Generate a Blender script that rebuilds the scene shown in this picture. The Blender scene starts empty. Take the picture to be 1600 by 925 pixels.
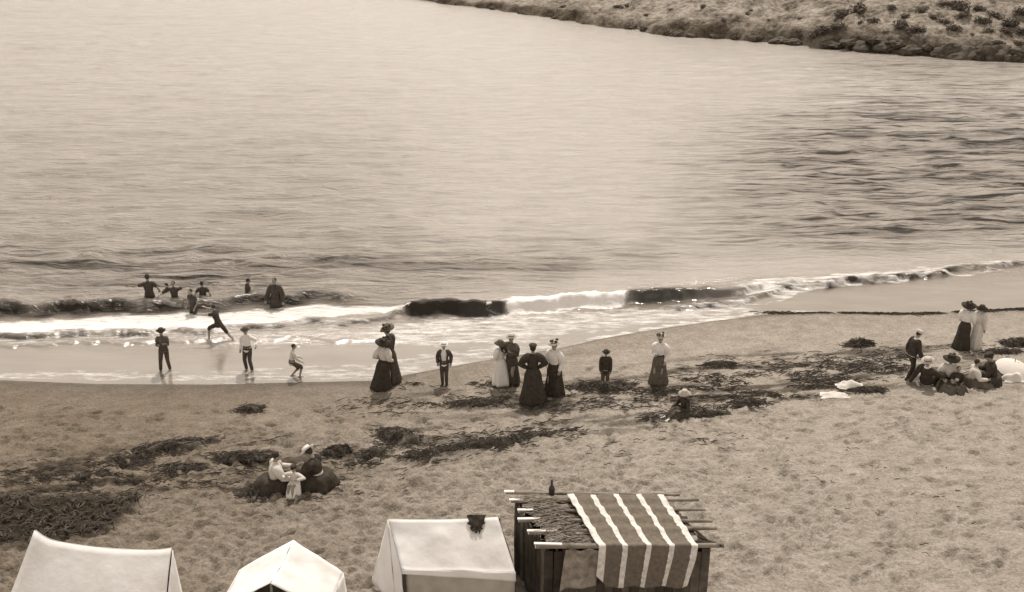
import bpy, math, random
import numpy as np
from mathutils import Vector, Matrix, Euler
R = math.radians
random.seed(11)
scene = bpy.context.scene
COL = scene.collection

# ------------------------------------------------------------------ camera
CAM_H, TILT, FPX = 13.5, R(22.17), 1600.0          # photo is 1600 x 925
cd = bpy.data.cameras.new('camera'); cam = bpy.data.objects.new('camera', cd); COL.objects.link(cam)
cam.location = (0, 0, CAM_H); cam.rotation_euler = (R(90) - TILT, 0, 0)
cd.sensor_width = 36; cd.lens = 36 * FPX / 1600; cd.clip_end = 3000; cd.clip_start = 0.1
scene.camera = cam
# ------------------------------------------------------------------ sky, sun, exposure
SUN_EL, SUN_AZ = R(60), R(6)                     # azimuth from +Y, negative = left
world = bpy.data.worlds.new('World'); scene.world = world; world.use_nodes = True
wn = world.node_tree; wn.nodes.clear()
sky = wn.nodes.new('ShaderNodeTexSky'); sky.sky_type = 'NISHITA'; sky.sun_disc = False
sky.sun_elevation = SUN_EL; sky.sun_rotation = SUN_AZ; sky.air_density = 1.0; sky.dust_density = 1.0
bw = wn.nodes.new('ShaderNodeSeparateColor')      # old plates see mostly blue: the sky's blue channel sets its tone
tint = wn.nodes.new('ShaderNodeMix'); tint.data_type = 'RGBA'; tint.blend_type = 'MULTIPLY'
tint.inputs[0].default_value = 1.0; tint.inputs[7].default_value = (1.0, 0.90, 0.80, 1)
bg = wn.nodes.new('ShaderNodeBackground'); bg.inputs['Strength'].default_value = 0.15
wo = wn.nodes.new('ShaderNodeOutputWorld')
wn.links.new(sky.outputs[0], bw.inputs[0]); wn.links.new(bw.outputs[2], tint.inputs[6])
wn.links.new(tint.outputs[2], bg.inputs[0]); wn.links.new(bg.outputs[0], wo.inputs[0])
sl = bpy.data.lights.new('sun', 'SUN'); sl.energy = 2.6; sl.angle = R(0.6); sl.color = (1.0, 0.92, 0.84)
so = bpy.data.objects.new('sun', sl); COL.objects.link(so)
sdir = Vector((math.sin(SUN_AZ) * math.cos(SUN_EL), math.cos(SUN_AZ) * math.cos(SUN_EL), math.sin(SUN_EL)))
so.rotation_euler = sdir.to_track_quat('Z', 'Y').to_euler()
scene.view_settings.view_transform = 'Standard'; scene.view_settings.look = 'None'
scene.view_settings.exposure = 0.25; scene.view_settings.gamma = 1.0
scene.view_settings.use_curve_mapping = False

# ------------------------------------------------------------------ pixel <-> place
CT, ST = math.cos(TILT), math.sin(TILT)
def ray(px, py):
    u = (px - 800) / FPX; v = (py - 462.5) / FPX
    return Vector((u, CT - v * ST, -ST - v * CT))
def at_z(px, py, z):
    d = ray(px, py); t = (z - CAM_H) / d.z
    return Vector((d.x * t, d.y * t, z))
def at_y(px, py, y):
    d = ray(px, py); t = y / d.y
    return Vector((d.x * t, y, CAM_H + d.z * t))
def proj(x, y, z):
    dz = z - CAM_H
    depth = y * CT - dz * ST
    return 800 + FPX * x / depth, 462.5 + FPX * (-dz * CT - y * ST) / depth

# ------------------------------------------------------------------ noise
def _hash(ix, iy, seed):
    h = (ix.astype(np.int64) * 374761393 + iy.astype(np.int64) * 668265263 + seed * 982451653) & 0x7fffffff
    h = ((h ^ (h >> 13)) * 1274126177) & 0x7fffffff
    return ((h ^ (h >> 16)) & 0xffff) / 65535.0
def vnoise(x, y, seed=0):
    x = np.asarray(x, float); y = np.asarray(y, float)
    ix = np.floor(x); iy = np.floor(y); fx = x - ix; fy = y - iy
    fx = fx * fx * (3 - 2 * fx); fy = fy * fy * (3 - 2 * fy)
    a = _hash(ix, iy, seed); b = _hash(ix + 1, iy, seed); c = _hash(ix, iy + 1, seed); d = _hash(ix + 1, iy + 1, seed)
    return (a + (b - a) * fx) * (1 - fy) + (c + (d - c) * fx) * fy
def fbm(x, y, seed=0, oct=3):
    s = 0; a = 1; t = 0
    for o in range(oct):
        s = s + a * vnoise(x, y, seed + o * 17); t += a; a *= .5
        x = np.asarray(x) * 2.03 + 7.1; y = np.asarray(y) * 2.03 + 3.3
    return s / t
def sstep(e0, e1, x):
    t = np.clip((np.asarray(x, float) - e0) / (e1 - e0), 0, 1); return t * t * (3 - 2 * t)
def band(px, py, pts, soft=3.0, ends=12.0):
    xs = [p[0] for p in pts]
    yt = np.interp(px, xs, [p[1] for p in pts]); yb = np.interp(px, xs, [p[2] for p in pts])
    return sstep(-soft, soft, py - yt) * sstep(-soft, soft, yb - py) * sstep(xs[0] - ends, xs[0] + ends, px) * (1 - sstep(xs[-1] - ends, xs[-1] + ends, px))

# ------------------------------------------------------------------ materials
def sep(v):
    return (v * (1 + .16 * (1 - v)), v * (1 - .035 * (1 - v)), v * (1 - .26 * (1 - v)), 1)
MATS = {}
def mat(name, v, rough=.85, scale=6.0, amt=.25, bump=.0, bscale=60.0, spec=.2, trans=0.0):
    if name in MATS: return MATS[name]
    m = bpy.data.materials.new(name); m.use_nodes = True; nt = m.node_tree
    b = nt.nodes['Principled BSDF']; b.inputs['Roughness'].default_value = rough
    b.inputs['Specular IOR Level'].default_value = spec
    tc = nt.nodes.new('ShaderNodeTexCoord')
    n = nt.nodes.new('ShaderNodeTexNoise'); n.inputs['Scale'].default_value = scale; n.inputs['Detail'].default_value = 4
    r = nt.nodes.new('ShaderNodeValToRGB')
    r.color_ramp.elements[0].position = .3; r.color_ramp.elements[1].position = .7
    r.color_ramp.elements[0].color = sep(v * (1 - amt)); r.color_ramp.elements[1].color = sep(min(.95, v * (1 + amt)))
    nt.links.new(tc.outputs['Object'], n.inputs['Vector']); nt.links.new(n.outputs['Fac'], r.inputs[0]); nt.links.new(r.outputs[0], b.inputs['Base Color'])
    if bump > 0:
        n2 = nt.nodes.new('ShaderNodeTexNoise'); n2.inputs['Scale'].default_value = bscale; n2.inputs['Detail'].default_value = 3
        bp = nt.nodes.new('ShaderNodeBump'); bp.inputs['Strength'].default_value = bump; bp.inputs['Distance'].default_value = .02
        nt.links.new(tc.outputs['Object'], n2.inputs['Vector']); nt.links.new(n2.outputs['Fac'], bp.inputs['Height']); nt.links.new(bp.outputs[0], b.inputs['Normal'])
    if trans > 0:
        t = nt.nodes.new('ShaderNodeBsdfTranslucent'); mx = nt.nodes.new('ShaderNodeMixShader'); mx.inputs[0].default_value = trans
        nt.links.new(r.outputs[0], t.inputs[0]); nt.links.new(b.outputs[0], mx.inputs[1]); nt.links.new(t.outputs[0], mx.inputs[2])
        nt.links.new(mx.outputs[0], nt.nodes['Material Output'].inputs[0])
    MATS[name] = m
    return m

# ------------------------------------------------------------------ mesh helpers
class MB:
    def __init__(s): s.v = []; s.f = []
    def rings(s, rings, cap=True, closed=True):
        n = len(rings[0]); o = len(s.v)
        for r in rings: s.v.extend([tuple(p) for p in r])
        for i in range(len(rings) - 1):
            for j in range(n if closed else n - 1):
                k = (j + 1) % n
                s.f.append((o + i * n + j, o + i * n + k, o + (i + 1) * n + k, o + (i + 1) * n + j))
        if cap:
            s.f.append(tuple(o + j for j in reversed(range(n)))); q = o + (len(rings) - 1) * n
            s.f.append(tuple(q + j for j in range(n)))
    def loft(s, pts, radii, right=(1, 0, 0), seg=10, fold=None, rnd=True):
        pts = [Vector(p) for p in pts]; right = Vector(right); rings = []
        rad = [(r, r) if not isinstance(r, tuple) else r for r in radii]
        if rnd:
            t0 = (pts[0] - pts[1]).normalized(); t1 = (pts[-1] - pts[-2]).normalized()
            a, b = rad[0]; c, d = rad[-1]; m0 = min(a, b); m1 = min(c, d)
            pts = [pts[0] + t0 * m0 * .8, pts[0] + t0 * m0 * .5] + pts + [pts[-1] + t1 * m1 * .5, pts[-1] + t1 * m1 * .8]
            rad = [(a * .45, b * .45), (a * .83, b * .83)] + rad + [(c * .83, d * .83), (c * .45, d * .45)]
        for i, p in enumerate(pts):
            t = (pts[min(i + 1, len(pts) - 1)] - pts[max(i - 1, 0)])
            t = t.normalized() if t.length > 1e-6 else Vector((0, 0, 1))
            sd = right - t * right.dot(t)
            if sd.length < 1e-3: sd = Vector((0, 1, 0)) - t * t.y
            sd.normalize(); ot = t.cross(sd)
            ring = []
            for j in range(seg):
                ph = 2 * math.pi * j / seg; k = 1.0 if fold is None else fold(i / (len(pts) - 1), ph)
                ring.append(p + sd * (rad[i][0] * math.cos(ph) * k) + ot * (rad[i][1] * math.sin(ph) * k))
            rings.append(ring)
        s.rings(rings)
    def ell(s, c, r, M=None, seg=10, nr=7):
        c = Vector(c); M = M or Matrix.Identity(3); rings = []
        for i in range(nr):
            th = math.pi * (i + .35) / (nr - .3)
            rings.append([c + M @ Vector((r[0] * math.sin(th) * math.cos(2 * math.pi * j / seg), r[1] * math.sin(th) * math.sin(2 * math.pi * j / seg), -r[2] * math.cos(th))) for j in range(seg)])
        s.rings(rings)
    def box(s, c, d, M=None):
        c = Vector(c); M = M or Matrix.Identity(3); o = len(s.v)
        for x in (-1, 1):
            for y in (-1, 1):
                for z in (-1, 1): s.v.append(tuple(c + M @ Vector((x * d[0] / 2, y * d[1] / 2, z * d[2] / 2))))
        for f in ((0, 1, 3, 2), (4, 6, 7, 5), (0, 4, 5, 1), (2, 3, 7, 6), (0, 2, 6, 4), (1, 5, 7, 3)): s.f.append(tuple(o + i for i in f))
    def mesh(s, name, smooth=True):
        me = bpy.data.meshes.new(name); me.from_pydata(s.v, [], s.f); me.update()
        if smooth: me.polygons.foreach_set('use_smooth', [True] * len(me.polygons))
        return me
    def obj(s, name, m, parent=None, smooth=True):
        o = bpy.data.objects.new(name, s.mesh(name, smooth)); COL.objects.link(o)
        if m: o.data.materials.append(m)
        if parent: o.parent = parent
        return o
def tag(o, label=None, cat=None, group=None, kind=None):
    if label: o['label'] = label
    if cat: o['category'] = cat
    if group: o['group'] = group
    if kind: o['kind'] = kind
    return o
def empty(name, loc, rz=0):
    e = bpy.data.objects.new(name, None); COL.objects.link(e); e.location = loc; e.rotation_euler = (0, 0, rz); e.empty_display_size = .2
    return e
def grid_obj(name, X, Y, Z, m, attrs={}):
    nr, nc = X.shape
    co = np.stack([X, Y, Z], -1).reshape(-1, 3).astype(np.float32)
    idx = np.arange(nr * nc).reshape(nr, nc)
    q = np.stack([idx[:-1, :-1], idx[:-1, 1:], idx[1:, 1:], idx[1:, :-1]], -1).reshape(-1, 4)
    me = bpy.data.meshes.new(name); me.vertices.add(len(co)); me.vertices.foreach_set('co', co.ravel())
    me.loops.add(q.size); me.loops.foreach_set('vertex_index', q.ravel().astype(np.int32))
    me.polygons.add(len(q)); me.polygons.foreach_set('loop_start', np.arange(0, q.size, 4, dtype=np.int32))
    me.polygons.foreach_set('use_smooth', np.ones(len(q), bool))
    for k, a in attrs.items():
        at = me.attributes.new(k, 'FLOAT', 'POINT'); at.data.foreach_set('value', np.ascontiguousarray(a, dtype=np.float32).ravel())
    me.update(calc_edges=True); me.validate()
    o = bpy.data.objects.new(name, me); COL.objects.link(o); me.materials.append(m)
    return o

# ------------------------------------------------------------------ shape of the beach
SHORE_PX = [(-500, 590), (-200, 592), (0, 594), (150, 600), (330, 601), (480, 597), (580, 595), (650, 583), (720, 570), (800, 556), (870, 545), (940, 529), (1020, 515), (1120, 501), (1200, 491), (1300, 489), (1420, 490), (1500, 487), (1600, 482), (1800, 474), (2200, 462)]
_sp = [at_z(a, b, 0) for a, b in SHORE_PX]
SX = np.array([p.x for p in _sp]); SY = np.array([p.y for p in _sp])
def shore_y(x): return np.interp(x, SX, SY)
def base_h(x, y):
    x = np.asarray(x, float); y = np.asarray(y, float)
    s = y - shore_y(x)                                  # seaward positive
    land = 0.05 * np.clip(-s, 0, None) + .012 * np.clip(-s - 6, 0, None)
    land += .05 * (fbm(x * .25, y * .25, 5) - .5) * sstep(1.2, 4, -s)
    step = .07 * sstep(.0, .18, -s) * sstep(8.0, 10.5, x)     # low cut edge along the right-hand swash
    sea = -.028 * np.clip(s, 0, 3) - .16 * np.clip(s - 3, 0, 6) - .08 * np.clip(s - 9, 0, 30)
    return np.where(s < 0, land + step, sea)
def ground(px, py):
    lo, hi = 10.0, 60.0; d = ray(px, py)
    for _ in range(40):
        t = (lo + hi) / 2; p = Vector((0, 0, CAM_H)) + d * t
        if p.z > float(base_h(p.x, p.y)): lo = t
        else: hi = t
    p = Vector((0, 0, CAM_H)) + d * lo
    return Vector((p.x, p.y, float(base_h(p.x, p.y))))

# ------------------------------------------------------------------ sand
def sand_material():
    m = bpy.data.materials.new('sand'); m.use_nodes = True; nt = m.node_tree; b = nt.nodes['Principled BSDF']
    L = nt.links.new
    tc = nt.nodes.new('ShaderNodeTexCoord'); dm = nt.nodes.new('ShaderNodeAttribute'); dm.attribute_name = 'damp'
    wt = nt.nodes.new('ShaderNodeAttribute'); wt.attribute_name = 'wet'
    n1 = nt.nodes.new('ShaderNodeTexNoise'); n1.inputs['Scale'].default_value = 2.2; n1.inputs['Detail'].default_value = 8; n1.inputs['Roughness'].default_value = .7
    n2 = nt.nodes.new('ShaderNodeTexNoise'); n2.inputs['Scale'].default_value = 14; n2.inputs['Detail'].default_value = 8; n2.inputs['Roughness'].default_value = .85
    for n in (n1, n2): L(tc.outputs['Object'], n.inputs['Vector'])
    r1 = nt.nodes.new('ShaderNodeValToRGB'); r1.color_ramp.elements[0].position = .36; r1.color_ramp.elements[1].position = .66
    r1.color_ramp.elements[0].color = sep(.28); r1.color_ramp.elements[1].color = sep(.40)
    L(n1.outputs['Fac'], r1.inputs[0])
    sp = nt.nodes.new('ShaderNodeMapRange'); sp.inputs[1].default_value = .3; sp.inputs[2].default_value = .7; sp.inputs[3].default_value = .48; sp.inputs[4].default_value = 1.42
    L(n2.outputs['Fac'], sp.inputs[0])
    mu = nt.nodes.new('ShaderNodeMix'); mu.data_type = 'RGBA'; mu.blend_type = 'MULTIPLY'; mu.inputs[0].default_value = 1
    cb = nt.nodes.new('ShaderNodeCombineColor'); [L(sp.outputs[0], cb.inputs[i]) for i in range(3)]
    L(r1.outputs[0], mu.inputs[6]); L(cb.outputs[0], mu.inputs[7])
    # damp sand is browner and darker
    m2 = nt.nodes.new('ShaderNodeMix'); m2.data_type = 'RGBA'; m2.blend_type = 'MULTIPLY'; m2.inputs[7].default_value = (.53, .485, .425, 1)
    L(dm.outputs['Fac'], m2.inputs[0]); L(mu.outputs[2], m2.inputs[6])
    m3 = nt.nodes.new('ShaderNodeMix'); m3.data_type = 'RGBA'; m3.blend_type = 'MULTIPLY'; m3.inputs[7].default_value = (.42, .38, .33, 1)
    L(wt.outputs['Fac'], m3.inputs[0]); L(m2.outputs[2], m3.inputs[6])
    st = nt.nodes.new('ShaderNodeAttribute'); st.attribute_name = 'dark_sand'; m4 = nt.nodes.new('ShaderNodeMix'); m4.data_type = 'RGBA'; m4.blend_type = 'MULTIPLY'; m4.inputs[7].default_value = (.20, .185, .16, 1)
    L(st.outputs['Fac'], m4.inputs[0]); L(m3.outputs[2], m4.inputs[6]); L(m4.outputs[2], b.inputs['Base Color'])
    rg = nt.nodes.new('ShaderNodeMapRange'); rg.inputs[3].default_value = .9; rg.inputs[4].default_value = .35
    L(wt.outputs['Fac'], rg.inputs[0]); L(rg.outputs[0], b.inputs['Roughness']); b.inputs['Specular IOR Level'].default_value = .25
    bp = nt.nodes.new('ShaderNodeBump'); bp.inputs['Strength'].default_value = 1.0; bp.inputs['Distance'].default_value = .08
    n3 = nt.nodes.new('ShaderNodeTexNoise'); n3.inputs['Scale'].default_value = 13; n3.inputs['Detail'].default_value = 9; n3.inputs['Roughness'].default_value = .62
    L(tc.outputs['Object'], n3.inputs['Vector']); L(n3.outputs['Fac'], bp.inputs['Height']); L(bp.outputs[0], b.inputs['Normal'])
    return m

def fan(y, ncol, a, b):      # rows of points, wider with distance
    t = np.linspace(-1, 1, ncol)[None, :]
    X = t * (a + b * y[:, None]); Y = np.repeat(y[:, None], ncol, 1)
    return X, Y
def beach():
    y = np.concatenate([np.arange(8, 14.5, .25), np.arange(14.5, 34, .05), np.arange(34, 80, .8)])
    X, Y = fan(y, 620, 5.5, .62)
    Z = base_h(X, Y); s = Y - shore_y(X)
    px, py = proj(X, Y, Z)
    dry = sstep(.6, 3.0, -s)
    # trampled sand: rounded dents and hummocks, stronger in the foreground
    tr = fbm(X * 2.6, Y * 3.2, 21, 3); tr2 = fbm(X * 6.5, Y * 8.0, 31, 2)
    dents = np.clip(.55 - tr, 0, 1) * -.22 + (tr2 - .5) * .20 + (fbm(X * 4.2, Y * 5.2, 35, 2) - .5) * .12
    amt = dry * (.30 + .70 * sstep(650, 770, py)) * (1 - .62 * sstep(850, 1350, px))
    Z = Z + dents * amt + (fbm(X * 1.1, Y * 5.0, 41, 2) - .5) * .02 * sstep(.2, 1.0, -s)
    # scattered footprints
    rf = random.Random(31)
    for _ in range(1500):
        fx, fy = rf.uniform(-100, 1700), rf.uniform(600, 940) if rf.random() < .7 else rf.uniform(560, 700)
        c = at_z(fx, fy, .35); a = rf.gauss(0, .5) + (0 if rf.random() < .6 else 1.3); ca, sa = math.cos(a), math.sin(a)
        k0, k1 = np.searchsorted(y, [c.y - .35, c.y + .35])
        if k1 <= k0: continue
        xs, ys = X[k0:k1] - c.x, Y[k0:k1] - c.y; q = ((xs * ca + ys * sa) / .17) ** 2 + ((-xs * sa + ys * ca) / .075) ** 2; dd = rf.uniform(.03, .08)
        Z[k0:k1] += (-dd * np.exp(-q * q) + dd * .35 * np.exp(-(q - 2.2) ** 2) * (q < 5)) * sstep(.9, 2.0, -s[k0:k1])
    # footprint trails
    for trail in ([(385, 650), (392, 662), (405, 668), (417, 678), (428, 690), (440, 697)], [(530, 628), (537, 642), (533, 655), (545, 668), (556, 676)], [(690, 612), (740, 640), (800, 690), (850, 720), (930, 745)], [(1180, 640), (1210, 690), (1230, 740), (1290, 800), (1300, 870)]):
        P = [ground(*p) for p in trail]
        for i in range(len(P) - 1):
            a, b = P[i], P[i + 1]; n = max(1, int((b - a).length / .33))
            for k in range(n):
                c = a.lerp(b, k / n); d = (b - a).normalized(); sd = Vector((-d.y, d.x, 0)) * (.09 if k % 2 else -.09)
                u = (X - c.x - sd.x) * d.x + (Y - c.y - sd.y) * d.y; w = -(X - c.x - sd.x) * d.y + (Y - c.y - sd.y) * d.x
                q = (u / .17) ** 2 + (w / .075) ** 2
                Z = Z - .055 * np.exp(-q * q) * (q < 3) + .018 * np.exp(-(q - 2.2) ** 2) * (q < 5)
    damp = (1 - sstep(150, 1150, px + (py - 600) * .4)) * (1 - .12 * sstep(760, 900, py)) * .9
    damp = np.clip(damp + (fbm(X * .5, Y * 1.2, 61) - .5) * .35 * (px < 1000), 0, 1) * sstep(-.1, .4, -s)
    edge = np.exp(-(np.clip(-s, 0, None) / np.where(px < 650, .3, np.where(px > 1150, .24, .13))) ** 2) * (1 - .5 * sstep(620, 760, px) * (1 - sstep(1150, 1230, px)))  # at the right the wet band also carries the low scarp's painted shade
    wet = np.clip(edge + .25 * sstep(2.2, .2, -s), 0, 1) * np.where(s > .1, .35, 1)
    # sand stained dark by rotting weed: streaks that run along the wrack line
    dark_sand = 0 * X; ax = X * .985 + Y * .17; ay = -X * .17 + Y * .985
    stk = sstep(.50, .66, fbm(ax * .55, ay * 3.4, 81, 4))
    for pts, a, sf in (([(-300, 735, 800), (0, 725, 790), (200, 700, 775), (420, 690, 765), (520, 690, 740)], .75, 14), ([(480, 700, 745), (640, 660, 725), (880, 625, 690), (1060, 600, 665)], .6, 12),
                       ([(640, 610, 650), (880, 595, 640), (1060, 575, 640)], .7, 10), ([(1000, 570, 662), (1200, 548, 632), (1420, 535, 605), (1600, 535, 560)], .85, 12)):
        dark_sand = np.maximum(dark_sand, a * band(px, py, pts, sf, 60) * stk)
    dark_patch = band(px, py, [(-300, 772, 880), (0, 772, 856), (110, 772, 846), (165, 773, 828), (215, 774, 790)], 9, 14) * (.85 + .3 * fbm(X * 3, Y * 3, 85, 3))  # soft-edged patch of darker sand at the left end
    dark_sand = np.clip(np.maximum(dark_sand, dark_patch), 0, 1)
    o = grid_obj('beach', X, Y, Z, sand_material(), {'damp': damp, 'wet': wet, 'dark_sand': dark_sand})
    tag(o, 'pale trampled sand beach, damper and darker towards one end', kind='structure')
beach()

# ------------------------------------------------------------------ sea
def water_material():
    m = bpy.data.materials.new('sea_water'); m.use_nodes = True; nt = m.node_tree; nt.nodes.clear(); L = nt.links.new
    out = nt.nodes.new('ShaderNodeOutputMaterial')
    def attr(n):
        a = nt.nodes.new('ShaderNodeAttribute'); a.attribute_name = n; return a.outputs['Fac']
    foam, clear, ruf, film = attr('foam'), attr('clear'), attr('ruffle'), attr('film')
    tc = nt.nodes.new('ShaderNodeTexCoord')
    mp = nt.nodes.new('ShaderNodeMapping'); mp.inputs['Scale'].default_value = (.55, 2.0, 1); L(tc.outputs['Object'], mp.inputs[0])
    nf = nt.nodes.new('ShaderNodeTexNoise'); nf.inputs['Scale'].default_value = 2.6; nf.inputs['Detail'].default_value = 8; nf.inputs['Roughness'].default_value = .68
    L(mp.outputs[0], nf.inputs['Vector'])
    # lacy break-up of the foam
    ad = nt.nodes.new('ShaderNodeMath'); ad.operation = 'ADD'; L(foam, ad.inputs[0]); L(nf.outputs['Fac'], ad.inputs[1])
    fm = nt.nodes.new('ShaderNodeMapRange'); fm.inputs[1].default_value = .86; fm.inputs[2].default_value = 1.12; L(ad.outputs[0], fm.inputs[0])
    c1 = nt.nodes.new('ShaderNodeMix'); c1.data_type = 'RGBA'; c1.inputs[6].default_value = sep(.30); c1.inputs[7].default_value = sep(.03);  # second tone holds the painted shade of wave faces and ripples
    mps = nt.nodes.new('ShaderNodeMapping'); mps.inputs['Scale'].default_value = (.42, 3.4, 1); mps.inputs['Rotation'].default_value = (0, 0, .06); L(tc.outputs['Object'], mps.inputs[0])
    ns = nt.nodes.new('ShaderNodeTexNoise'); ns.inputs['Scale'].default_value = 1.0; ns.inputs['Detail'].default_value = 7; ns.inputs['Roughness'].default_value = .66; ns.inputs['Distortion'].default_value = .25; L(mps.outputs[0], ns.inputs['Vector'])
    rs_ = nt.nodes.new('ShaderNodeMapRange'); rs_.inputs[1].default_value = .50; rs_.inputs[2].default_value = .62; L(ns.outputs['Fac'], rs_.inputs[0])
    ms = nt.nodes.new('ShaderNodeMath'); ms.operation = 'MULTIPLY'; L(rs_.outputs[0], ms.inputs[0]); L(attr('streak'), ms.inputs[1])  # shaded sides of ripples painted as thin dark streaks
    ac = nt.nodes.new('ShaderNodeMath'); ac.operation = 'ADD'; ac.use_clamp = True; L(ms.outputs[0], ac.inputs[0]); L(clear, ac.inputs[1]); clear = ac.outputs[0]
    L(clear, c1.inputs[0])
    n5 = nt.nodes.new('ShaderNodeTexNoise'); n5.inputs['Scale'].default_value = .9; n5.inputs['Detail'].default_value = 6; L(mp.outputs[0], n5.inputs['Vector'])
    v5 = nt.nodes.new('ShaderNodeMapRange'); v5.inputs[1].default_value = .3; v5.inputs[2].default_value = .7; v5.inputs[3].default_value = .88; v5.inputs[4].default_value = 1.1; L(n5.outputs['Fac'], v5.inputs[0])
    cb = nt.nodes.new('ShaderNodeCombineColor'); [L(v5.outputs[0], cb.inputs[i]) for i in range(3)]
    cm = nt.nodes.new('ShaderNodeMix'); cm.data_type = 'RGBA'; cm.blend_type = 'MULTIPLY'; cm.inputs[0].default_value = 1; L(c1.outputs[2], cm.inputs[6]); L(cb.outputs[0], cm.inputs[7])
    c2 = nt.nodes.new('ShaderNodeMix'); c2.data_type = 'RGBA'; c2.inputs[7].default_value = sep(.84); L(fm.outputs[0], c2.inputs[0]); L(cm.outputs[2], c2.inputs[6])
    # ripples: strength follows the ruffle
    n1 = nt.nodes.new('ShaderNodeTexNoise'); n1.inputs['Scale'].default_value = 3.2; n1.inputs['Detail'].default_value = 5; n1.inputs['Roughness'].default_value = .6; L(mp.outputs[0], n1.inputs['Vector'])
    mr = nt.nodes.new('ShaderNodeMath'); mr.operation = 'MULTIPLY'; L(n1.outputs['Fac'], mr.inputs[0]); L(ruf, mr.inputs[1])
    bp = nt.nodes.new('ShaderNodeBump'); bp.inputs['Strength'].default_value = 1.0; bp.inputs['Distance'].default_value = .2; L(mr.outputs[0], bp.inputs['Height'])
    bf = nt.nodes.new('ShaderNodeBump'); bf.inputs['Strength'].default_value = .5; bf.inputs['Distance'].default_value = .12; L(fm.outputs[0], bf.inputs['Height']); L(bp.outputs[0], bf.inputs['Normal'])
    df = nt.nodes.new('ShaderNodeBsdfDiffuse'); L(c2.outputs[2], df.inputs[0]); L(bf.outputs[0], df.inputs['Normal'])
    gl = nt.nodes.new('ShaderNodeBsdfGlossy'); gl.inputs['Roughness'].default_value = .07; grm = nt.nodes.new('ShaderNodeMapRange'); grm.inputs[1].default_value = .1; grm.inputs[2].default_value = .7; grm.inputs[3].default_value = .1; grm.inputs[4].default_value = .235; L(ruf, grm.inputs[0]); L(grm.outputs[0], gl.inputs['Roughness']); gl.inputs['Color'].default_value = (.95, .95, .95, 1); L(bp.outputs[0], gl.inputs['Normal'])
    fr = nt.nodes.new('ShaderNodeFresnel'); fr.inputs['IOR'].default_value = 1.52; L(bp.outputs[0], fr.inputs['Normal'])
    iv = nt.nodes.new('ShaderNodeMath'); iv.operation = 'SUBTRACT'; iv.inputs[0].default_value = 1; L(fm.outputs[0], iv.inputs[1])
    fx = nt.nodes.new('ShaderNodeMath'); fx.operation = 'MULTIPLY'; fx.use_clamp = True; mf = nt.nodes.new('ShaderNodeMath'); mf.operation = 'MAXIMUM'; L(fr.outputs[0], mf.inputs[0]); L(film, mf.inputs[1]); L(mf.outputs[0], fx.inputs[0]); L(iv.outputs[0], fx.inputs[1])
    cf = nt.nodes.new('ShaderNodeMath'); cf.operation = 'MULTIPLY_ADD'; cf.inputs[1].default_value = -.75; cf.inputs[2].default_value = 1; L(clear, cf.inputs[0])
    fz = nt.nodes.new('ShaderNodeMath'); fz.operation = 'MULTIPLY'; fz.use_clamp = True; L(fx.outputs[0], fz.inputs[0]); L(cf.outputs[0], fz.inputs[1])
    mx = nt.nodes.new('ShaderNodeMixShader'); L(fz.outputs[0], mx.inputs[0]); L(df.outputs[0], mx.inputs[1]); L(gl.outputs[0], mx.inputs[2])
    L(mx.outputs[0], out.inputs[0])
    return m

WAVE1 = [(-500, 490, .4), (0, 490, .40), (60, 487, .25), (100, 485, .38), (200, 484, .26), (330, 482, .2), (430, 475, .24), (530, 466, .15), (600, 462, 0)]
WAVE2 = [(600, 496, 0.), (632, 492, .25), (648, 491, .44), (782, 490, .44), (805, 488, .36), (880, 480, .36), (975, 470, .36), (1060, 466, .36), (1145, 459, .26), (1250, 446, .13), (1400, 434, .08), (1700, 410, .08)]
BORE = [(-500, 541, .07), (0, 541, .07), (200, 538, .07), (330, 534, .06), (450, 530, .05), (600, 533, .03), (700, 540, .01)]
BORE2 = [(1040, 486, .02), (1070, 483, .13), (1190, 466, .13), (1230, 452, .1), (1330, 440, .13), (1490, 425, .12), (1700, 408, .05)]
BORE1 = [(-500, 531, .1), (0, 527, .15), (150, 524, .16), (300, 521, .15), (450, 508, .12), (600, 497, .08), (640, 496, 0)]
def crest(X, Y, pts, front=.16, back=.9):
    P = [at_z(a, b, 0) for a, b, _ in pts]; A = [c for _, _, c in pts]
    cx = np.array([p.x for p in P]); cy = np.array([p.y for p in P])
    wob = (vnoise(X * .9, X * 0 + 3.1, 77) - .5) * .5 + (vnoise(X * 3.1, Y * 1.5 + 9.1, 78) - .5) * .22 + (vnoise(X * 8., Y * 4, 80) - .5) * .09
    d = Y - np.interp(X, cx, cy) - wob
    amp = np.interp(X, cx, A) * (X > cx[0]) * (X < cx[-1])
    amp = amp * (.9 + .2 * vnoise(X * 1.6, Y * .2, 79))
    prof = np.where(d < 0, np.exp(-(d / front) ** 2), np.exp(-(d / back) ** 2))
    return amp * prof, d, amp
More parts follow.
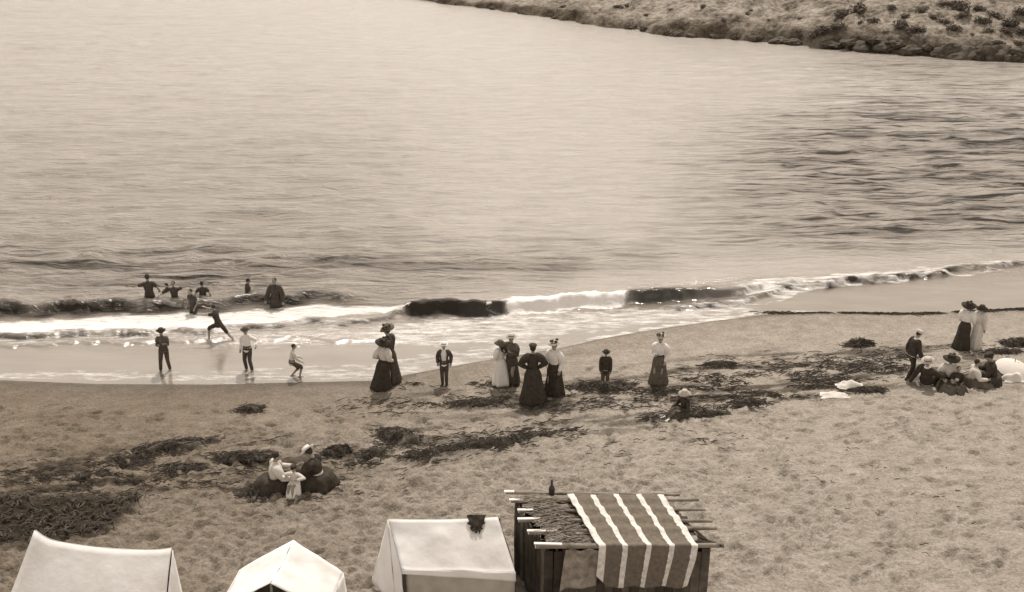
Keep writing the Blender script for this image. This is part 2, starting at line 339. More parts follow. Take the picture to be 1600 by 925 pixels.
def sea():
    y = np.concatenate([np.arange(24.5, 27, .12), np.arange(27, 38, .05), 38 * np.exp(np.arange(0, math.log(240 / 38), .0062))])
    X, Y = fan(y, 640, 5, .62)
    s = Y - shore_y(X); px, py = proj(X, Y, 0 * X)
    off = sstep(3.5, 9, s)
    # swell and wind ripples, long crested along the shore
    Xw = X + Y * .12
    sw = (fbm(Xw * .10, Y * .42, 101, 2) - .5) * .30 + (fbm(Xw * .42, Y * 1.7, 111, 3) - .5) * .22
    rip = 1 - np.abs(2 * fbm(Xw * .30, Y * 1.05, 121, 3) - 1)
    sw2 = (rip ** 2.5) * .16
    chop_r = sstep(950, 1350, px) * sstep(130, 230, py) * (1 - sstep(335, 420, py))
    chop_l = (1 - sstep(450, 800, px)) * sstep(60, 330, py)
    px0 = px; px = px + (fbm(X * .05, Y * .08, 161, 3) - .5) * 420; slick = sstep(380, 860, px) * (1 - sstep(1080, 1360, px)) * (1 - sstep(90, 370, py)) + sstep(200, 900, px) * (1 - sstep(0, 110, py)) * (1 - sstep(1150, 1300, px)) * .6
    px = px0; near = sstep(330, 430, py)
    amp = np.clip(.42 + .62 * chop_r + .35 * chop_l + .3 * near - .2 * slick, .08, 1.6)
    Z = off * amp * (sw + sw2) * 1.15
    ruffle = np.clip(.62 + .7 * chop_r + .45 * chop_l + .25 * near + .1 * slick, .05, 1.5) * sstep(1.0, 7, s) + .015
    # breakers
    foam = 0 * X; clear = 0 * X  # clear: dark tone painting the shade of wave faces and ripples
    w1, d1, a1 = crest(X, Y, WAVE1, .15, .8); w2, d2, a2 = crest(X, Y, WAVE2, .13, .8)
    b0, db, ab = crest(X, Y, BORE, .05, .5); b1, e1, g1 = crest(X, Y, BORE1, .12, .6); b2, e2, g2 = crest(X, Y, BORE2, .1, .35)
    Z = Z + w1 + w2 + b0 + b1 + b2
    Z = Z + (w1 * .5 + w2 * .3) * (fbm(X * 3.2, Y * 7, 177, 3) - .5)
    face = lambda d, a, w: np.exp(-((d + w * .6) / w) ** 2) * np.clip(a / .3, 0, 1)  # wave fronts coloured dark, their shade put into the water colour
    clear = np.maximum(clear, face(d1, a1, .36) * (.62 + .6 * fbm(X * .8, Y * 6, 133, 3)))
    dk2 = np.interp(px, [600, 624, 642, 780, 800, 955, 1000, 1060, 1145, 1200], [0, .1, 1.2, 1.2, 0, 0, .95, .85, .45, 0])
    clear = np.maximum(clear, np.exp(-((d2 + .06) / .36) ** 2) * dk2 * (.7 + .5 * fbm(X * 2, Y * 6, 134, 3)))
    mott = sstep(.35, .6, fbm(X * 2.2, Y * 2.2, 131, 2))
    clear = np.maximum(clear, np.exp(-((e2 + .02) / .22) ** 2) * np.clip(g2 / .1, 0, 1) * (.25 + .75 * mott))
    clear = np.maximum(clear, np.exp(-((e1 + .16) / .1) ** 2) * np.clip(g1 / .1, 0, 1) * mott * .8)
    fine = sstep(.54, .70, fbm(Xw * .15, Y * 2.5, 141, 3)) + .8 * sstep(.54, .72, fbm(Xw * .34, Y * 4.2, 143, 3))
    far_r = sstep(1180, 1420, px) * sstep(86, 100, py) * (1 - sstep(150, 220, py))
    clear = np.clip(clear + .6 * fine * off * (chop_r * .95 + .4 * far_r + .5 * near + .15 * chop_l + .06) * (1 - .95 * slick), 0, 1)  # ripple shade painted as dark streaks, kept off the bright centre
    FO = [([(-500, 500, 531), (0, 500, 529), (120, 497, 526), (250, 492, 523), (380, 487, 517), (500, 478, 504), (560, 477, 497), (632, 480, 493)], .68, 6),
          ([(-500, 528, 546), (0, 528, 543), (200, 522, 540), (400, 512, 531), (520, 500, 527), (600, 497, 533)], .41, 6),
          ([(560, 497, 540), (640, 498, 545), (800, 488, 540), (900, 484, 525), (1000, 478, 512), (1120, 470, 500), (1200, 462, 487)], .47, 9),
          ([(790, 468, 488), (880, 462, 484), (978, 458, 473)], 1.0, 4),
          ([(1150, 440, 462), (1220, 433, 456), (1330, 427, 440), (1500, 413, 424), (1620, 404, 411), (1900, 392, 396)], .5, 4),
          ([(1140, 440, 470), (1260, 435, 452)], .55, 6),
          ([(1190, 455, 480), (1260, 446, 456), (1500, 426, 432), (1600, 418, 424)], .5, 3),
          ([(900, 532, 541), (1020, 508, 518), (1120, 494, 504), (1200, 486, 493), (1300, 484, 490)], .52, 3),
          ([(-500, 575, 600), (0, 576, 596), (330, 578, 602), (600, 560, 600), (800, 530, 560), (900, 520, 545)], .42, 8),
          ([(10, 281, 284), (140, 284, 287)], .5, 1.5), ([(240, 357, 360), (420, 358, 362), (500, 357, 360)], .42, 1.5), ([(520, 218, 221), (660, 220, 223)], .36, 1.5), ([(1240, 238, 241), (1500, 236, 239)], .4, 1.5)]
    jx = px + (fbm(X * 1.2, Y * 2.5, 171, 3) - .5) * 40; jy = py + (fbm(X * 1.5, Y * 2.5, 172, 3) - .5) * 11
    for pts, a, sf in FO: foam = np.maximum(foam, a * (band(jx, jy, pts, sf, 40) if sf > 2 else band(px, py, pts, sf, 30)))
    foam = np.maximum(foam, np.exp(-((d2 + .02) / .35) ** 2) * np.interp(px, [785, 800, 970, 985], [0, 1, 1, 0]))
    foam = np.maximum(foam, .9 * np.exp(-((d1 - .03) / .07) ** 2) * sstep(.5, .66, fbm(X * 1.4, Y * 3, 175, 3)) * np.clip(a1 / .2, 0, 1))
    foam = np.maximum(foam, .9 * np.exp(-((d2 - .03) / .07) ** 2) * sstep(.5, .66, fbm(X * 1.4, Y * 3, 176, 3)) * np.clip(a2 / .2, 0, 1))
    lump = fbm(X * 3.5, Y * 4.5, 151, 3) - .4
    Z = Z + sstep(.55, 1, foam) * lump * .16
    thin = sstep(1180, 1280, px) * sstep(436, 446, py) + 0 * X
    foam = foam * (1 - .0 * thin)
    o = grid_obj('sea', X, Y, Z, water_material(), {'streak': np.clip(.17 + 1.0 * chop_r + .55 * far_r + .32 * near + .12 * chop_l - .06 * slick, 0, 1) * sstep(3, 8, s), 'film': (.27 - .13 * sstep(1050, 1250, px)) * sstep(4.5, 2.5, s), 'foam': foam, 'clear': np.clip(clear + .2 * sstep(4.5, 2.5, s), 0, 1) * (1 - sstep(.6, .95, foam)), 'ruffle': ruffle})
    tag(o, 'calm bright sea with small breakers along the sand', kind='structure')
sea()
# ------------------------------------------------------------------ far hillside
COAST_PX = [(640, -1), (700, 8), (780, 17), (850, 27), (900, 35), (960, 44), (1000, 48), (1050, 57), (1150, 63), (1250, 72), (1340, 83), (1450, 90), (1600, 98), (1750, 108)]
_c = [at_z(a, b, 0) for a, b in COAST_PX]
CXY = np.array([(-120, 235), (-60, 172)] + [(p.x, p.y) for p in _c] + [(75, 62), (110, 48)])
_seg = np.r_[0, np.cumsum(np.hypot(*np.diff(CXY, axis=0).T))]
def coast(u): return np.interp(u, _seg, CXY[:, 0]), np.interp(u, _seg, CXY[:, 1])
CN = np.array((.62, .785))                                         # inland direction
def hill_h(u, v):
    bank = np.interp(u, [0, 60, 120, 160, 200, 300], [.5, .7, .9, 1.1, .8, .8]) * (.45 + 1.1 * fbm(u * .35, u * 0 + 2, 201, 3))
    h = bank * sstep(-.2, .9, v + (fbm(u * .5, v * .6, 203, 2) - .5) * .9) + 4.6 * (1 - np.exp(-np.clip(v, 0, None) * .1))
    h = h + (fbm(u * .16, v * .16, 205, 4) - .5) * 1.8 * sstep(0, 8, v) + (fbm(u * .7, v * .7, 211, 3) - .5) * .8 * sstep(.2, 3, v)
    h = h * np.interp(u, _seg[[0, 2, 4, 6, 8, 11, 14]], [.3, .36, .52, .72, .85, 1, 1.05])      # low point at one end, rising inland
    return h - .45 * (v < -.2) - .12
def hill_point(u, v):
    x, y = coast(u); return Vector((float(x + CN[0] * v), float(y + CN[1] * v), float(hill_h(np.array(u), np.array(v)))))
def hill_material():
    m = bpy.data.materials.new('dry_hillside'); m.use_nodes = True; nt = m.node_tree; b = nt.nodes['Principled BSDF']; L = nt.links.new
    tc = nt.nodes.new('ShaderNodeTexCoord')
    n1 = nt.nodes.new('ShaderNodeTexNoise'); n1.inputs['Scale'].default_value = .45; n1.inputs['Detail'].default_value = 9; n1.inputs['Roughness'].default_value = .68
    n2 = nt.nodes.new('ShaderNodeTexNoise'); n2.inputs['Scale'].default_value = 2.4; n2.inputs['Detail'].default_value = 7; n2.inputs['Roughness'].default_value = .7
    for n in (n1, n2): L(tc.outputs['Object'], n.inputs['Vector'])
    a = nt.nodes.new('ShaderNodeMath'); a.operation = 'ADD'; L(n1.outputs['Fac'], a.inputs[0]); L(n2.outputs['Fac'], a.inputs[1])
    r = nt.nodes.new('ShaderNodeValToRGB'); cr = r.color_ramp
    cr.elements[0].position = .40; cr.elements[0].color = sep(.08); cr.elements[1].position = .60; cr.elements[1].color = sep(.44)
    e = cr.elements.new(.49); e.color = sep(.24)
    h = nt.nodes.new('ShaderNodeMath'); h.operation = 'MULTIPLY'; h.inputs[1].default_value = .5; L(a.outputs[0], h.inputs[0]); L(h.outputs[0], r.inputs[0])
    wk = nt.nodes.new('ShaderNodeAttribute'); wk.attribute_name = 'rock'
    mx = nt.nodes.new('ShaderNodeMix'); mx.data_type = 'RGBA'; mx.blend_type = 'MULTIPLY'; mx.inputs[7].default_value = (.38, .35, .31, 1); L(wk.outputs['Fac'], mx.inputs[0]); L(r.outputs[0], mx.inputs[6])
    L(mx.outputs[2], b.inputs['Base Color']); b.inputs['Roughness'].default_value = .95; b.inputs['Specular IOR Level'].default_value = .1
    bp = nt.nodes.new('ShaderNodeBump'); bp.inputs['Strength'].default_value = .8; bp.inputs['Distance'].default_value = .35; L(n2.outputs['Fac'], bp.inputs['Height']); L(bp.outputs[0], b.inputs['Normal'])
    return m
def hill():
    u = np.concatenate([np.arange(0, 100, 1.2), np.arange(100, 215, .22), np.arange(215, _seg[-1], 1.2)])
    v = np.concatenate([np.arange(-1.4, 14, .16), 14 * np.exp(np.arange(0, 1.8, .06))])
    U, V = np.meshgrid(u, v); cx, cy = coast(U)
    jit = (fbm(U * .45, V * .3, 221, 3) - .5) * 2.2 * sstep(3, 0, np.abs(V))
    X = cx + CN[0] * (V + jit); Y = cy + CN[1] * (V + jit); Z = hill_h(U, V)
    rock = sstep(2.4, .2, V + (fbm(U * .3, V * .4, 231, 3) - .5) * 3.4)
    o = grid_obj('hillside', X, Y, Z, hill_material(), {'rock': rock * .95})
    tag(o, 'dry grassy hillside sloping down to the far shore', kind='structure')
hill()
def hill_pix(px, py):
    d = ray(px, py); t = np.arange(60, 200, .25); X = d.x * t; Y = d.y * t; Z = CAM_H + d.z * t
    n = (-CN[1], CN[0]); cu = CXY @ np.array(n); o_ = np.argsort(cu)            # coordinate across the inland direction
    u = np.interp(X * n[0] + Y * n[1], cu[o_], _seg[o_]); cx, cy = coast(u); v = (X - cx) * CN[0] + (Y - cy) * CN[1]
    k = np.where((Z <= hill_h(u, v)) & (v > -1))[0]
    if not len(k): return None
    return Vector((X[k[0]], Y[k[0]], Z[k[0]]))

def bush_mesh(seed):
    rs = np.random.RandomState(seed); mb = MB()
    lobes = [(rs.uniform(-.45, .45), rs.uniform(-.45, .45), rs.uniform(.25, .6), rs.uniform(.25, .45)) for _ in range(7)]
    for lx, ly, lz, lr in lobes:
        for k in range(75):
            d = rs.normal(size=3); d /= np.linalg.norm(d)
            p = Vector((lx, ly, lz)) + Vector(d) * lr * rs.uniform(.7, 1.05)
            if p.z < .02: p.z = .02 + rs.uniform(0, .1)
            n = (Vector(d) + Vector(rs.normal(size=3)) * .6).normalized(); a = n.orthogonal().normalized(); b = n.cross(a); q = rs.uniform(.06, .12)
            o = len(mb.v); mb.v += [tuple(p + a * q), tuple(p + b * q * .6), tuple(p - a * q), tuple(p - b * q * .6)]; mb.f.append((o, o + 1, o + 2, o + 3))
    stem = MB()
    for k in range(5):
        a = k * 1.3; stem.loft([(0, 0, -.15), (math.cos(a) * .12, math.sin(a) * .12, .2), (math.cos(a) * .35, math.sin(a) * .35, .5)], [.05, .035, .012], seg=5)
    return mb.mesh('foliage', False), stem.mesh('stem')
BM = [bush_mesh(k) for k in range(5)]
bushm = mat('bush_leaves', .12, .8, 3, .35); stemm = mat('bush_stem', .12, .9)
for me, st in BM: me.materials.append(bushm); st.materials.append(stemm)
rb = random.Random(4)
BUSH = [(1318, 16, 30), (1345, 8, 30), (1175, 14, 10), (1168, 18, 12), (1230, 12, 9), (1410, 35, 24), (1430, 42, 28), (1490, 40, 30), (1475, 30, 22), (1505, 22, 18), (1535, 28, 22), (1555, 18, 26), (1580, 30, 28), (1595, 12, 26), (1545, 45, 18), (1500, 5, 30), (1475, 2, 22), (1290, 42, 34), (1272, 48, 26), (1308, 40, 22), (1385, 48, 10), (1365, 28, 16), (1590, 64, 20), (1560, 62, 16), (1440, 12, 20), (1395, 8, 16), (1530, 8, 20), (1520, 52, 14), (980, 5, 12), (965, 8, 14), (1100, 7, 14), (1050, 12, 9), (1010, 20, 10), (930, 18, 10), (880, 8, 9), (1455, 24, 15), (1345, 32, 12), (1415, 22, 14), (1570, 44, 20), (1598, 48, 22), (1130, 30, 9), (1200, 28, 9), (1250, 26, 10)]
def bush_label(w, px, py, z):
    near = sum(1 for a, b, _ in BUSH if abs(a - px) < 38 and abs(b - py) < 20) - 1
    size = 'big' if w >= 26 else 'mid-sized' if w >= 18 else 'small'
    where = 'just above the shore rocks' if z < 1.9 else 'part way up the far slope' if z < 3.2 else 'high on the far slope'
    return '%s dark scrub bush %s, %s' % (size, where, 'standing apart from others' if near < 1 else 'next to one other bush' if near == 1 else 'in a thicket')
for i, (px, py, w) in enumerate(BUSH):
    p = hill_pix(px, py + w * .35)
    if p is None: continue
    e = empty('scrub_bush', p - Vector((0, 0, .1)), rb.uniform(0, 6))
    sc = w / FPX * p.length / 1.5; e.scale = (sc * rb.uniform(.9, 1.25), sc * rb.uniform(.9, 1.2), sc * rb.uniform(.7, .95))
    tag(e, bush_label(w, px, py, p.z), 'bush', 'scrub bushes on the far hillside')
    me, st = BM[i % 5]
    for nm, d in (('foliage', me), ('stem', st)):
        o = bpy.data.objects.new(nm, d); COL.objects.link(o); o.parent = e
# rocks at the foot of the hill
def rock_mesh(seed):
    rs = np.random.RandomState(seed); mb = MB(); nr, sg = 8, 12; rings = []
    for i in range(nr):
        th = math.pi * (i + .3) / (nr - .4); ring = []
        for j in range(sg):
            ph = 2 * math.pi * j / sg; d = Vector((math.sin(th) * math.cos(ph), math.sin(th) * math.sin(ph), -math.cos(th)))
            k = .45 + 1.1 * float(fbm(np.array(d.x * 1.9 + seed * 3 + d.z * 1.4), np.array(d.y * 1.9 + d.z * 1.3), seed, 3)); ring.append(d * k)
        rings.append(ring)
    mb.rings(rings); return mb.mesh('rock', False)
RM = [rock_mesh(k) for k in range(6)]
rockm = mat('shore_rock', .09, .9, 2.5, .5, .6, 6)
for me in RM: me.materials.append(rockm)
ROCKS = [(1330, 62, 26, 10), (1345, 70, 30, 9), (1380, 68, 34, 14), (1400, 64, 26, 12), (1425, 76, 36, 12), (1300, 66, 24, 8), (1465, 82, 24, 10), (1500, 80, 40, 18), (1525, 84, 34, 16), (1555, 82, 40, 18), (1580, 90, 30, 12), (1598, 96, 22, 10), (1480, 76, 30, 14), (1540, 72, 26, 10), (1240, 64, 22, 8), (1215, 60, 28, 9), (1180, 58, 24, 9), (1150, 55, 22, 8), (1120, 54, 26, 9), (1085, 52, 20, 7), (1060, 52, 16, 7), (1045, 50, 14, 6), (1010, 44, 18, 7), (985, 42, 16, 6), (955, 38, 16, 7), (915, 33, 14, 5), (870, 26, 12, 5), (815, 19, 14, 5), (770, 12, 12, 4), (1365, 60, 22, 8), (1450, 70, 22, 9), (1600, 80, 30, 13)]
for i, (px, py, w, h) in enumerate(ROCKS):
    p = hill_pix(px, py + h * .4)
    if p is None: continue
    o = bpy.data.objects.new('shore_rock', RM[i % 6]); COL.objects.link(o); k = p.length / FPX
    o.location = p; o.rotation_euler = (rb.uniform(-.2, .2), rb.uniform(-.2, .2), rb.uniform(-.5, .5)); o.scale = (w * k * rb.uniform(.35, .75), w * k * rb.uniform(.3, .55), h * k * rb.uniform(.5, 1.0))
    big = w >= 30
    tag(o, ('wide' if w >= 34 else 'broad' if big else 'middling' if w >= 22 else 'small') + (' high-standing' if h > .42 * w else ' low') + ' dark rock on the far shore ' + ('among the piled boulders' if px > 1285 else 'under the grassy bank' if px > 1030 else 'on the thin rocky point'), 'rock', 'rocks along the far shore')

# ------------------------------------------------------------------ seaweed
weedm = mat('seaweed', .065, .7, 5, .5, .4, 25, .3)
def strand(mb, c, ang, ln, w, z, rnd, curl=.6):
    n = 5; p = Vector(c); a = ang; o = len(mb.v)
    p = p - Vector((math.cos(a), math.sin(a), 0)) * ln / 2
    for i in range(n + 1):
        t = i / n; ww = w * (.35 + .65 * math.sin(math.pi * min(.95, t + .08)))
        ww *= .6; nx, ny = -math.sin(a), math.cos(a); zz = z + math.sin(math.pi * t) * .03 * rnd.random()
        g = 0.0; sag = rnd.uniform(0, .02); mb.lift = getattr(mb, 'lift', []); mb.lift += [len(mb.v), len(mb.v) + 1, len(mb.v) + 2]
        mb.v += [(p.x + nx * ww, p.y + ny * ww, g + zz + sag), (p.x, p.y, g + zz + .5 * ww + .012), (p.x - nx * ww, p.y - ny * ww, g + zz)]
        a += rnd.uniform(-curl, curl); p = p + Vector((math.cos(a), math.sin(a), 0)) * ln / n
    for i in range(n):
        k = o + i * 3
        mb.f += [(k, k + 1, k + 4, k + 3), (k + 1, k + 2, k + 5, k + 4)]
def lift(mb):
    k = np.array(mb.lift); a = np.array(mb.v, float); a[k, 2] += base_h(a[k, 0], a[k, 1]); mb.v = [tuple(t) for t in a]
def heap(label, a, b, thick, hz, seed, name='seaweed_heap', cat='seaweed'):
    rnd = random.Random(seed); A = ground(*a); B = ground(*b); mid = (A + B) / 2; ax = B - A; ln = ax.length; ang = math.atan2(ax.y, ax.x)
    mb = MB(); d = ax.normalized(); nrm = Vector((-d.y, d.x, 0)); o = 0
    # lumpy core
    nu, nv = 26, 11; rows = []
    for i in range(nu):
        t = i / (nu - 1) * 2 - 1; row = []
        wid = thick * (max(0, 1 - abs(t) ** 2.2)) ** .6 * (.55 + .9 * float(vnoise(np.array(i * .33), np.array(seed * 1.7), 5))) + .01
        for j in range(nv):
            q = j / (nv - 1) * 2 - 1; p = mid + d * (t * ln / 2) + nrm * (q * wid + (float(vnoise(np.array(i * .4), np.array(9. + seed), 8)) - .5) * thick * .9)
            hh = hz * (1 - q * q) * (max(0, 1 - t * t)) ** .5 * (.35 + 1.2 * float(vnoise(np.array(i * .6), np.array(j * .7 + seed), 6)))
            mb.lift = getattr(mb, 'lift', []) + [i * nv + j]; row.append((p.x, p.y, hh - .03))
        rows.append(row)
    for r_ in rows: mb.v += r_
    for i in range(nu - 1):
        for j in range(nv - 1): k = i * nv + j; mb.f.append((k, k + nv, k + nv + 1, k + 1))
    for k in range(int(90 + ln * 110)):
        t = rnd.gauss(0, .42); q = rnd.gauss(0, .55)
        c = mid + d * (t * ln / 2) + nrm * (q * thick)
        strand(mb, c, ang + rnd.gauss(0, .6), rnd.uniform(.12, .4), rnd.uniform(.01, .03), rnd.uniform(.0, 1) * hz * max(0, 1 - q * q) * max(0, 1 - t * t), rnd)
    lift(mb); return tag(mb.obj(name, weedm, None, False), label, cat)
heap('small dark seaweed heap lying alone on the damp sand below the bathing boys', (368, 642), (413, 640), .16, .13, 1)
heap('long tapering seaweed heap on the damp sand, thickest of the streaks', (190, 708), (347, 687), .22, .12, 2)
heap('flat seaweed streak just below the long tapering heap', (160, 722), (246, 717), .22, .07, 3)
heap('seaweed ridge running up behind the seated woman in pale blouse', (328, 717), (432, 711), .16, .12, 4)
heap('rounded seaweed roll just behind the white-hatted seated woman', (500, 712), (552, 703), .2, .2, 5)
heap('small ragged seaweed clump between the roll and the tangled heap', (565, 716), (600, 704), .16, .12, 6)
heap('tangled dark seaweed heap with open loops on the sand', (585, 673), (657, 690), .32, .16, 7)
heap('thin long seaweed line stretching across the mid beach', (600, 716), (868, 676), .09, .06, 8)
heap('dark seaweed bank beside the women, next to the boy in dark coat', (880, 606), (1000, 603), .26, .11, 9)
heap('seaweed litter under the feet of the woman in white', (764, 600), (806, 600), .2, .08, 10)
heap('seaweed heap on bare sand beyond the walking man', (1320, 541), (1366, 537), .2, .2, 12)
heap('seaweed heap behind the white parasol', (1562, 538), (1625, 538), .24, .2, 13)
heap('thin dark seaweed branch on the sand near the woman with the boater', (1100, 571), (1156, 569), .1, .08, 14)
heap('seaweed band ending beside the sitting child', (1065, 650), (1136, 646), .09, .07, 15)
heap('seaweed tangle on the wrack line beyond the sitting child', (1140, 636), (1200, 627), .2, .09, 16)
heap('dark seaweed trail beside the white towels', (1322, 610), (1392, 610), .11, .08, 17)
heap('broad flat seaweed patch low on the damp sand', (255, 735), (318, 731), .16, .06, 18)
heap('dark seaweed-like mass standing in for the shadow beside the seated pale-bloused woman', (368, 772), (440, 764), .28, .13, 19)  # dark mass put in place of the seated pair's cast shadow
heap('low seaweed streak at the damp end of the beach', (110, 748), (180, 738), .16, .06, 20)
heap('dark seaweed strip in front of the two standing women in black skirts', (690, 632), (800, 629), .16, .06, 21)
heap('seaweed bank behind the seated picnic group', (1540, 551), (1600, 549), .1, .06, 22)
def wrack():
    rnd = random.Random(77); mb = MB()
    def line(pts, n, spread, lmin=.08, lmax=.34, w=.017, curl=.45, along=.2, z=0, gate=.42):
        P = [ground(*p) for p in pts]; Ls = [(P[i + 1] - P[i]).length for i in range(len(P) - 1)]; T = sum(Ls)
        for _ in range(int(n * 1.25)):
            q = rnd.random() * T; i = 0
            while i < len(Ls) - 1 and q > Ls[i]: q -= Ls[i]; i += 1
            c = P[i].lerp(P[i + 1], q / Ls[i]); d = P[i + 1] - P[i]
            c = c + Vector((rnd.gauss(0, .3), rnd.gauss(0, spread * .75), 0))
            if float(vnoise(np.array(c.x * 1.3), np.array(c.y * 3.2), 301)) < gate: continue
            strand(mb, c, math.atan2(d.y, d.x) + rnd.gauss(0, along), lmin + (lmax * 1.3 - lmin) * rnd.random() ** 2, rnd.uniform(.3, 1.3) * w, rnd.uniform(0, .02 + z), rnd, curl)
    line([(1195, 489), (1300, 489), (1420, 491), (1500, 488), (1600, 483), (1700, 480)], 1100, .05, .1, .3, .016, .35, .15, 0, .22)  # weed along the scarp, its dark line also standing for the scarp's shade
    line([(0, 745), (150, 735), (300, 715), (420, 705)], 420, .5)
    line([(0, 765), (200, 755), (350, 748), (420, 740)], 420, .4)
    line([(540, 640), (700, 625), (850, 632), (1000, 605)], 480, .45)
    line([(560, 700), (700, 690), (870, 672), (1010, 655)], 420, .4)
    line([(640, 600), (800, 600), (900, 608), (1100, 600)], 320, .25)
    line([(870, 650), (1000, 655), (1070, 648), (1210, 622), (1420, 575)], 800, .3)
    line([(1050, 600), (1180, 595), (1300, 580), (1420, 565)], 700, .45)
    line([(1080, 575), (1250, 570), (1420, 555), (1560, 548)], 460, .5)
    line([(900, 640), (1050, 620), (1200, 605), (1350, 590)], 500, .4)
    line([(1000, 610), (1150, 622), (1330, 600)], 300, .25)
    line([(420, 690), (560, 730), (700, 712), (870, 678)], 520, .18)
    line([(450, 780), (560, 760), (640, 745)], 120, .5, .1, .25)
    line([(850, 700), (1000, 690), (1140, 690)], 60, .8, .1, .3)
    line([(1100, 700), (1300, 740), (1500, 760)], 60, 1.5, .06, .16)
    # dense mat of strands over the dark patch behind the first tent
    poly = [(-160, 772), (0, 774), (215, 776), (205, 802), (150, 836), (60, 846), (0, 850), (-160, 860)]
    for _ in range(1000):
        x = rnd.uniform(-160, 230); y = rnd.uniform(768, 858); yb = np.interp(x, [-160, 60, 150, 205, 232], [862, 846, 834, 800, 770]) + rnd.gauss(0, 5)
        if y > yb or y < 774 + rnd.gauss(0, 4): continue
        c = ground(x, y); strand(mb, c, rnd.uniform(0, 6.3), rnd.uniform(.12, .32), rnd.uniform(.015, .04), rnd.uniform(0, .07), rnd, .7)
    lift(mb); tag(mb.obj('seaweed_wrack', weedm, None, False), 'loose dark seaweed strands strewn in bands along the beach', 'seaweed', kind='stuff')
wrack()
# ------------------------------------------------------------------ tents
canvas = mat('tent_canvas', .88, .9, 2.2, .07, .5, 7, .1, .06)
canvas_dull = mat('tent_canvas_shaded', .50, .9, 4.0, .12, .25, 9, .1, .1)  # darker copy of the canvas: the wall's shade put into its colour
polem = mat('weathered_pole', .22, .85, 9, .35, .3, 30)
darkin = mat('dark_cloth_and_shade', .05, .9, 9, .3, .3, 40)
def sheet(corners, nu, nv, sag=0.0, wr=.012, seed=0, th=.006, bend=None):
    """cloth patch between four corners a b (top) c d (bottom, under b and a), with wrinkles and thickness"""
    a, b, c, d = [Vector(p) for p in corners]; n = ((b - a).cross(d - a)).normalized(); top = []; 
    for i in range(nu + 1):
        col = []
        for j in range(nv + 1):
            u, v = i / nu, j / nv
            p = (a.lerp(b, u)).lerp(d.lerp(c, u), v)
            p = p + n * ((float(fbm(np.array(u * 5 + seed), np.array(v * 3 + seed * 2.1), seed, 3)) - .5) * wr * 2)
            p.z -= sag * math.sin(math.pi * u) * (1 - .6 * v)
            if bend: p = bend(p, u, v)
            col.append(p)
        top.append(col)
    mb = MB(); W = nv + 1; mb.top = top; mb.n = n
    for s_ in (0, 1):
        for col in top:
            for p in col: mb.v.append(tuple(p - n * th * s_))
    N = (nu + 1) * W
    for i in range(nu):
        for j in range(nv):
            k = i * W + j; mb.f.append((k, k + 1, k + W + 1, k + W)); k += N; mb.f.append((k, k + W, k + W + 1, k + 1))
    edge = [i * W for i in range(nu + 1)] + [nu * W + j for j in range(1, W)] + [i * W + nv for i in range(nu - 1, -1, -1)] + [j for j in range(nv - 1, 0, -1)]
    for q in range(len(edge)):
        e, f = edge[q], edge[(q + 1) % len(edge)]; mb.f.append((e, f, f + N, e + N))
    return mb
def rod(p, q, r, name, m, parent, seg=8):
    mb = MB(); p, q = Vector(p), Vector(q); mid = (p + q) / 2 + Vector((random.uniform(-1, 1), random.uniform(-1, 1), random.uniform(-1, 1))) * r * .25
    mb.loft([p, mid, q], [r, r * .96, r * .9], right=(0.3, .8, .5), seg=seg, rnd=False); return mb.obj(name, m, parent)
def gz(x, y): return float(base_h(x, y))

# tent with the sagging ridge
A = at_z(57, 840, 2.25); B = at_z(268, 859, 2.15); g = gz(A.x, A.y)
t1 = empty('ridge_tent', (A.x * .5 + B.x * .5, A.y - .2, g)); tag(t1, 'white canvas ridge tent with sagging ridge and a raised pole tip at one end', 'tent')
def T(e, *pts): return [Vector(p) - e.location for p in pts]
FD = 1.35
a_, b_ = A, B
fl, fr = Vector((A.x - .62, A.y - FD, g + .02)), Vector((B.x - .02, B.y - FD, g + .02))
bl, br = Vector((A.x - .3, A.y + .9, g + .02)), Vector((B.x + .02, B.y + .22, g + .02))
def ridgecurve(p, u, v):
    p.z += .16 * max(0, 1 - u / .14) ** 2 * (1 - v) + .03 * max(0, (u - .92) / .08) * (1 - v); return p
t1s = sheet(T(t1, a_, b_, fr, fl), 34, 18, .1, .035, 1, bend=ridgecurve); t1s.obj('roof_slope', canvas, t1)
sheet(T(t1, b_ + Vector((0, .01, 0)), a_ + Vector((0, .01, 0)), bl, br), 20, 10, .1, .02, 2, bend=lambda p, u, v: ridgecurve(p, 1 - u, v)).obj('roof_slope', canvas, t1)
sheet(T(t1, b_ + Vector((.012, 0, -.02)), b_ + Vector((.012, .02, -.02)), br, fr + Vector((.015, 0, 0))), 10, 12, 0, .015, 3).obj('end_panel', canvas, t1)
sheet(T(t1, a_ + Vector((-.012, .02, -.02)), a_ + Vector((-.012, 0, -.02)), fl - Vector((.015, 0, 0)), bl), 10, 12, 0, .015, 4).obj('end_panel', canvas, t1)
for q in (A, B): rod(Vector((q.x + (.05 if q is A else -.05), q.y + .03, g - .1)) - t1.location, q + Vector((.05 if q is A else -.05, .03, .0)) - t1.location, .03, 'pole', polem, t1)

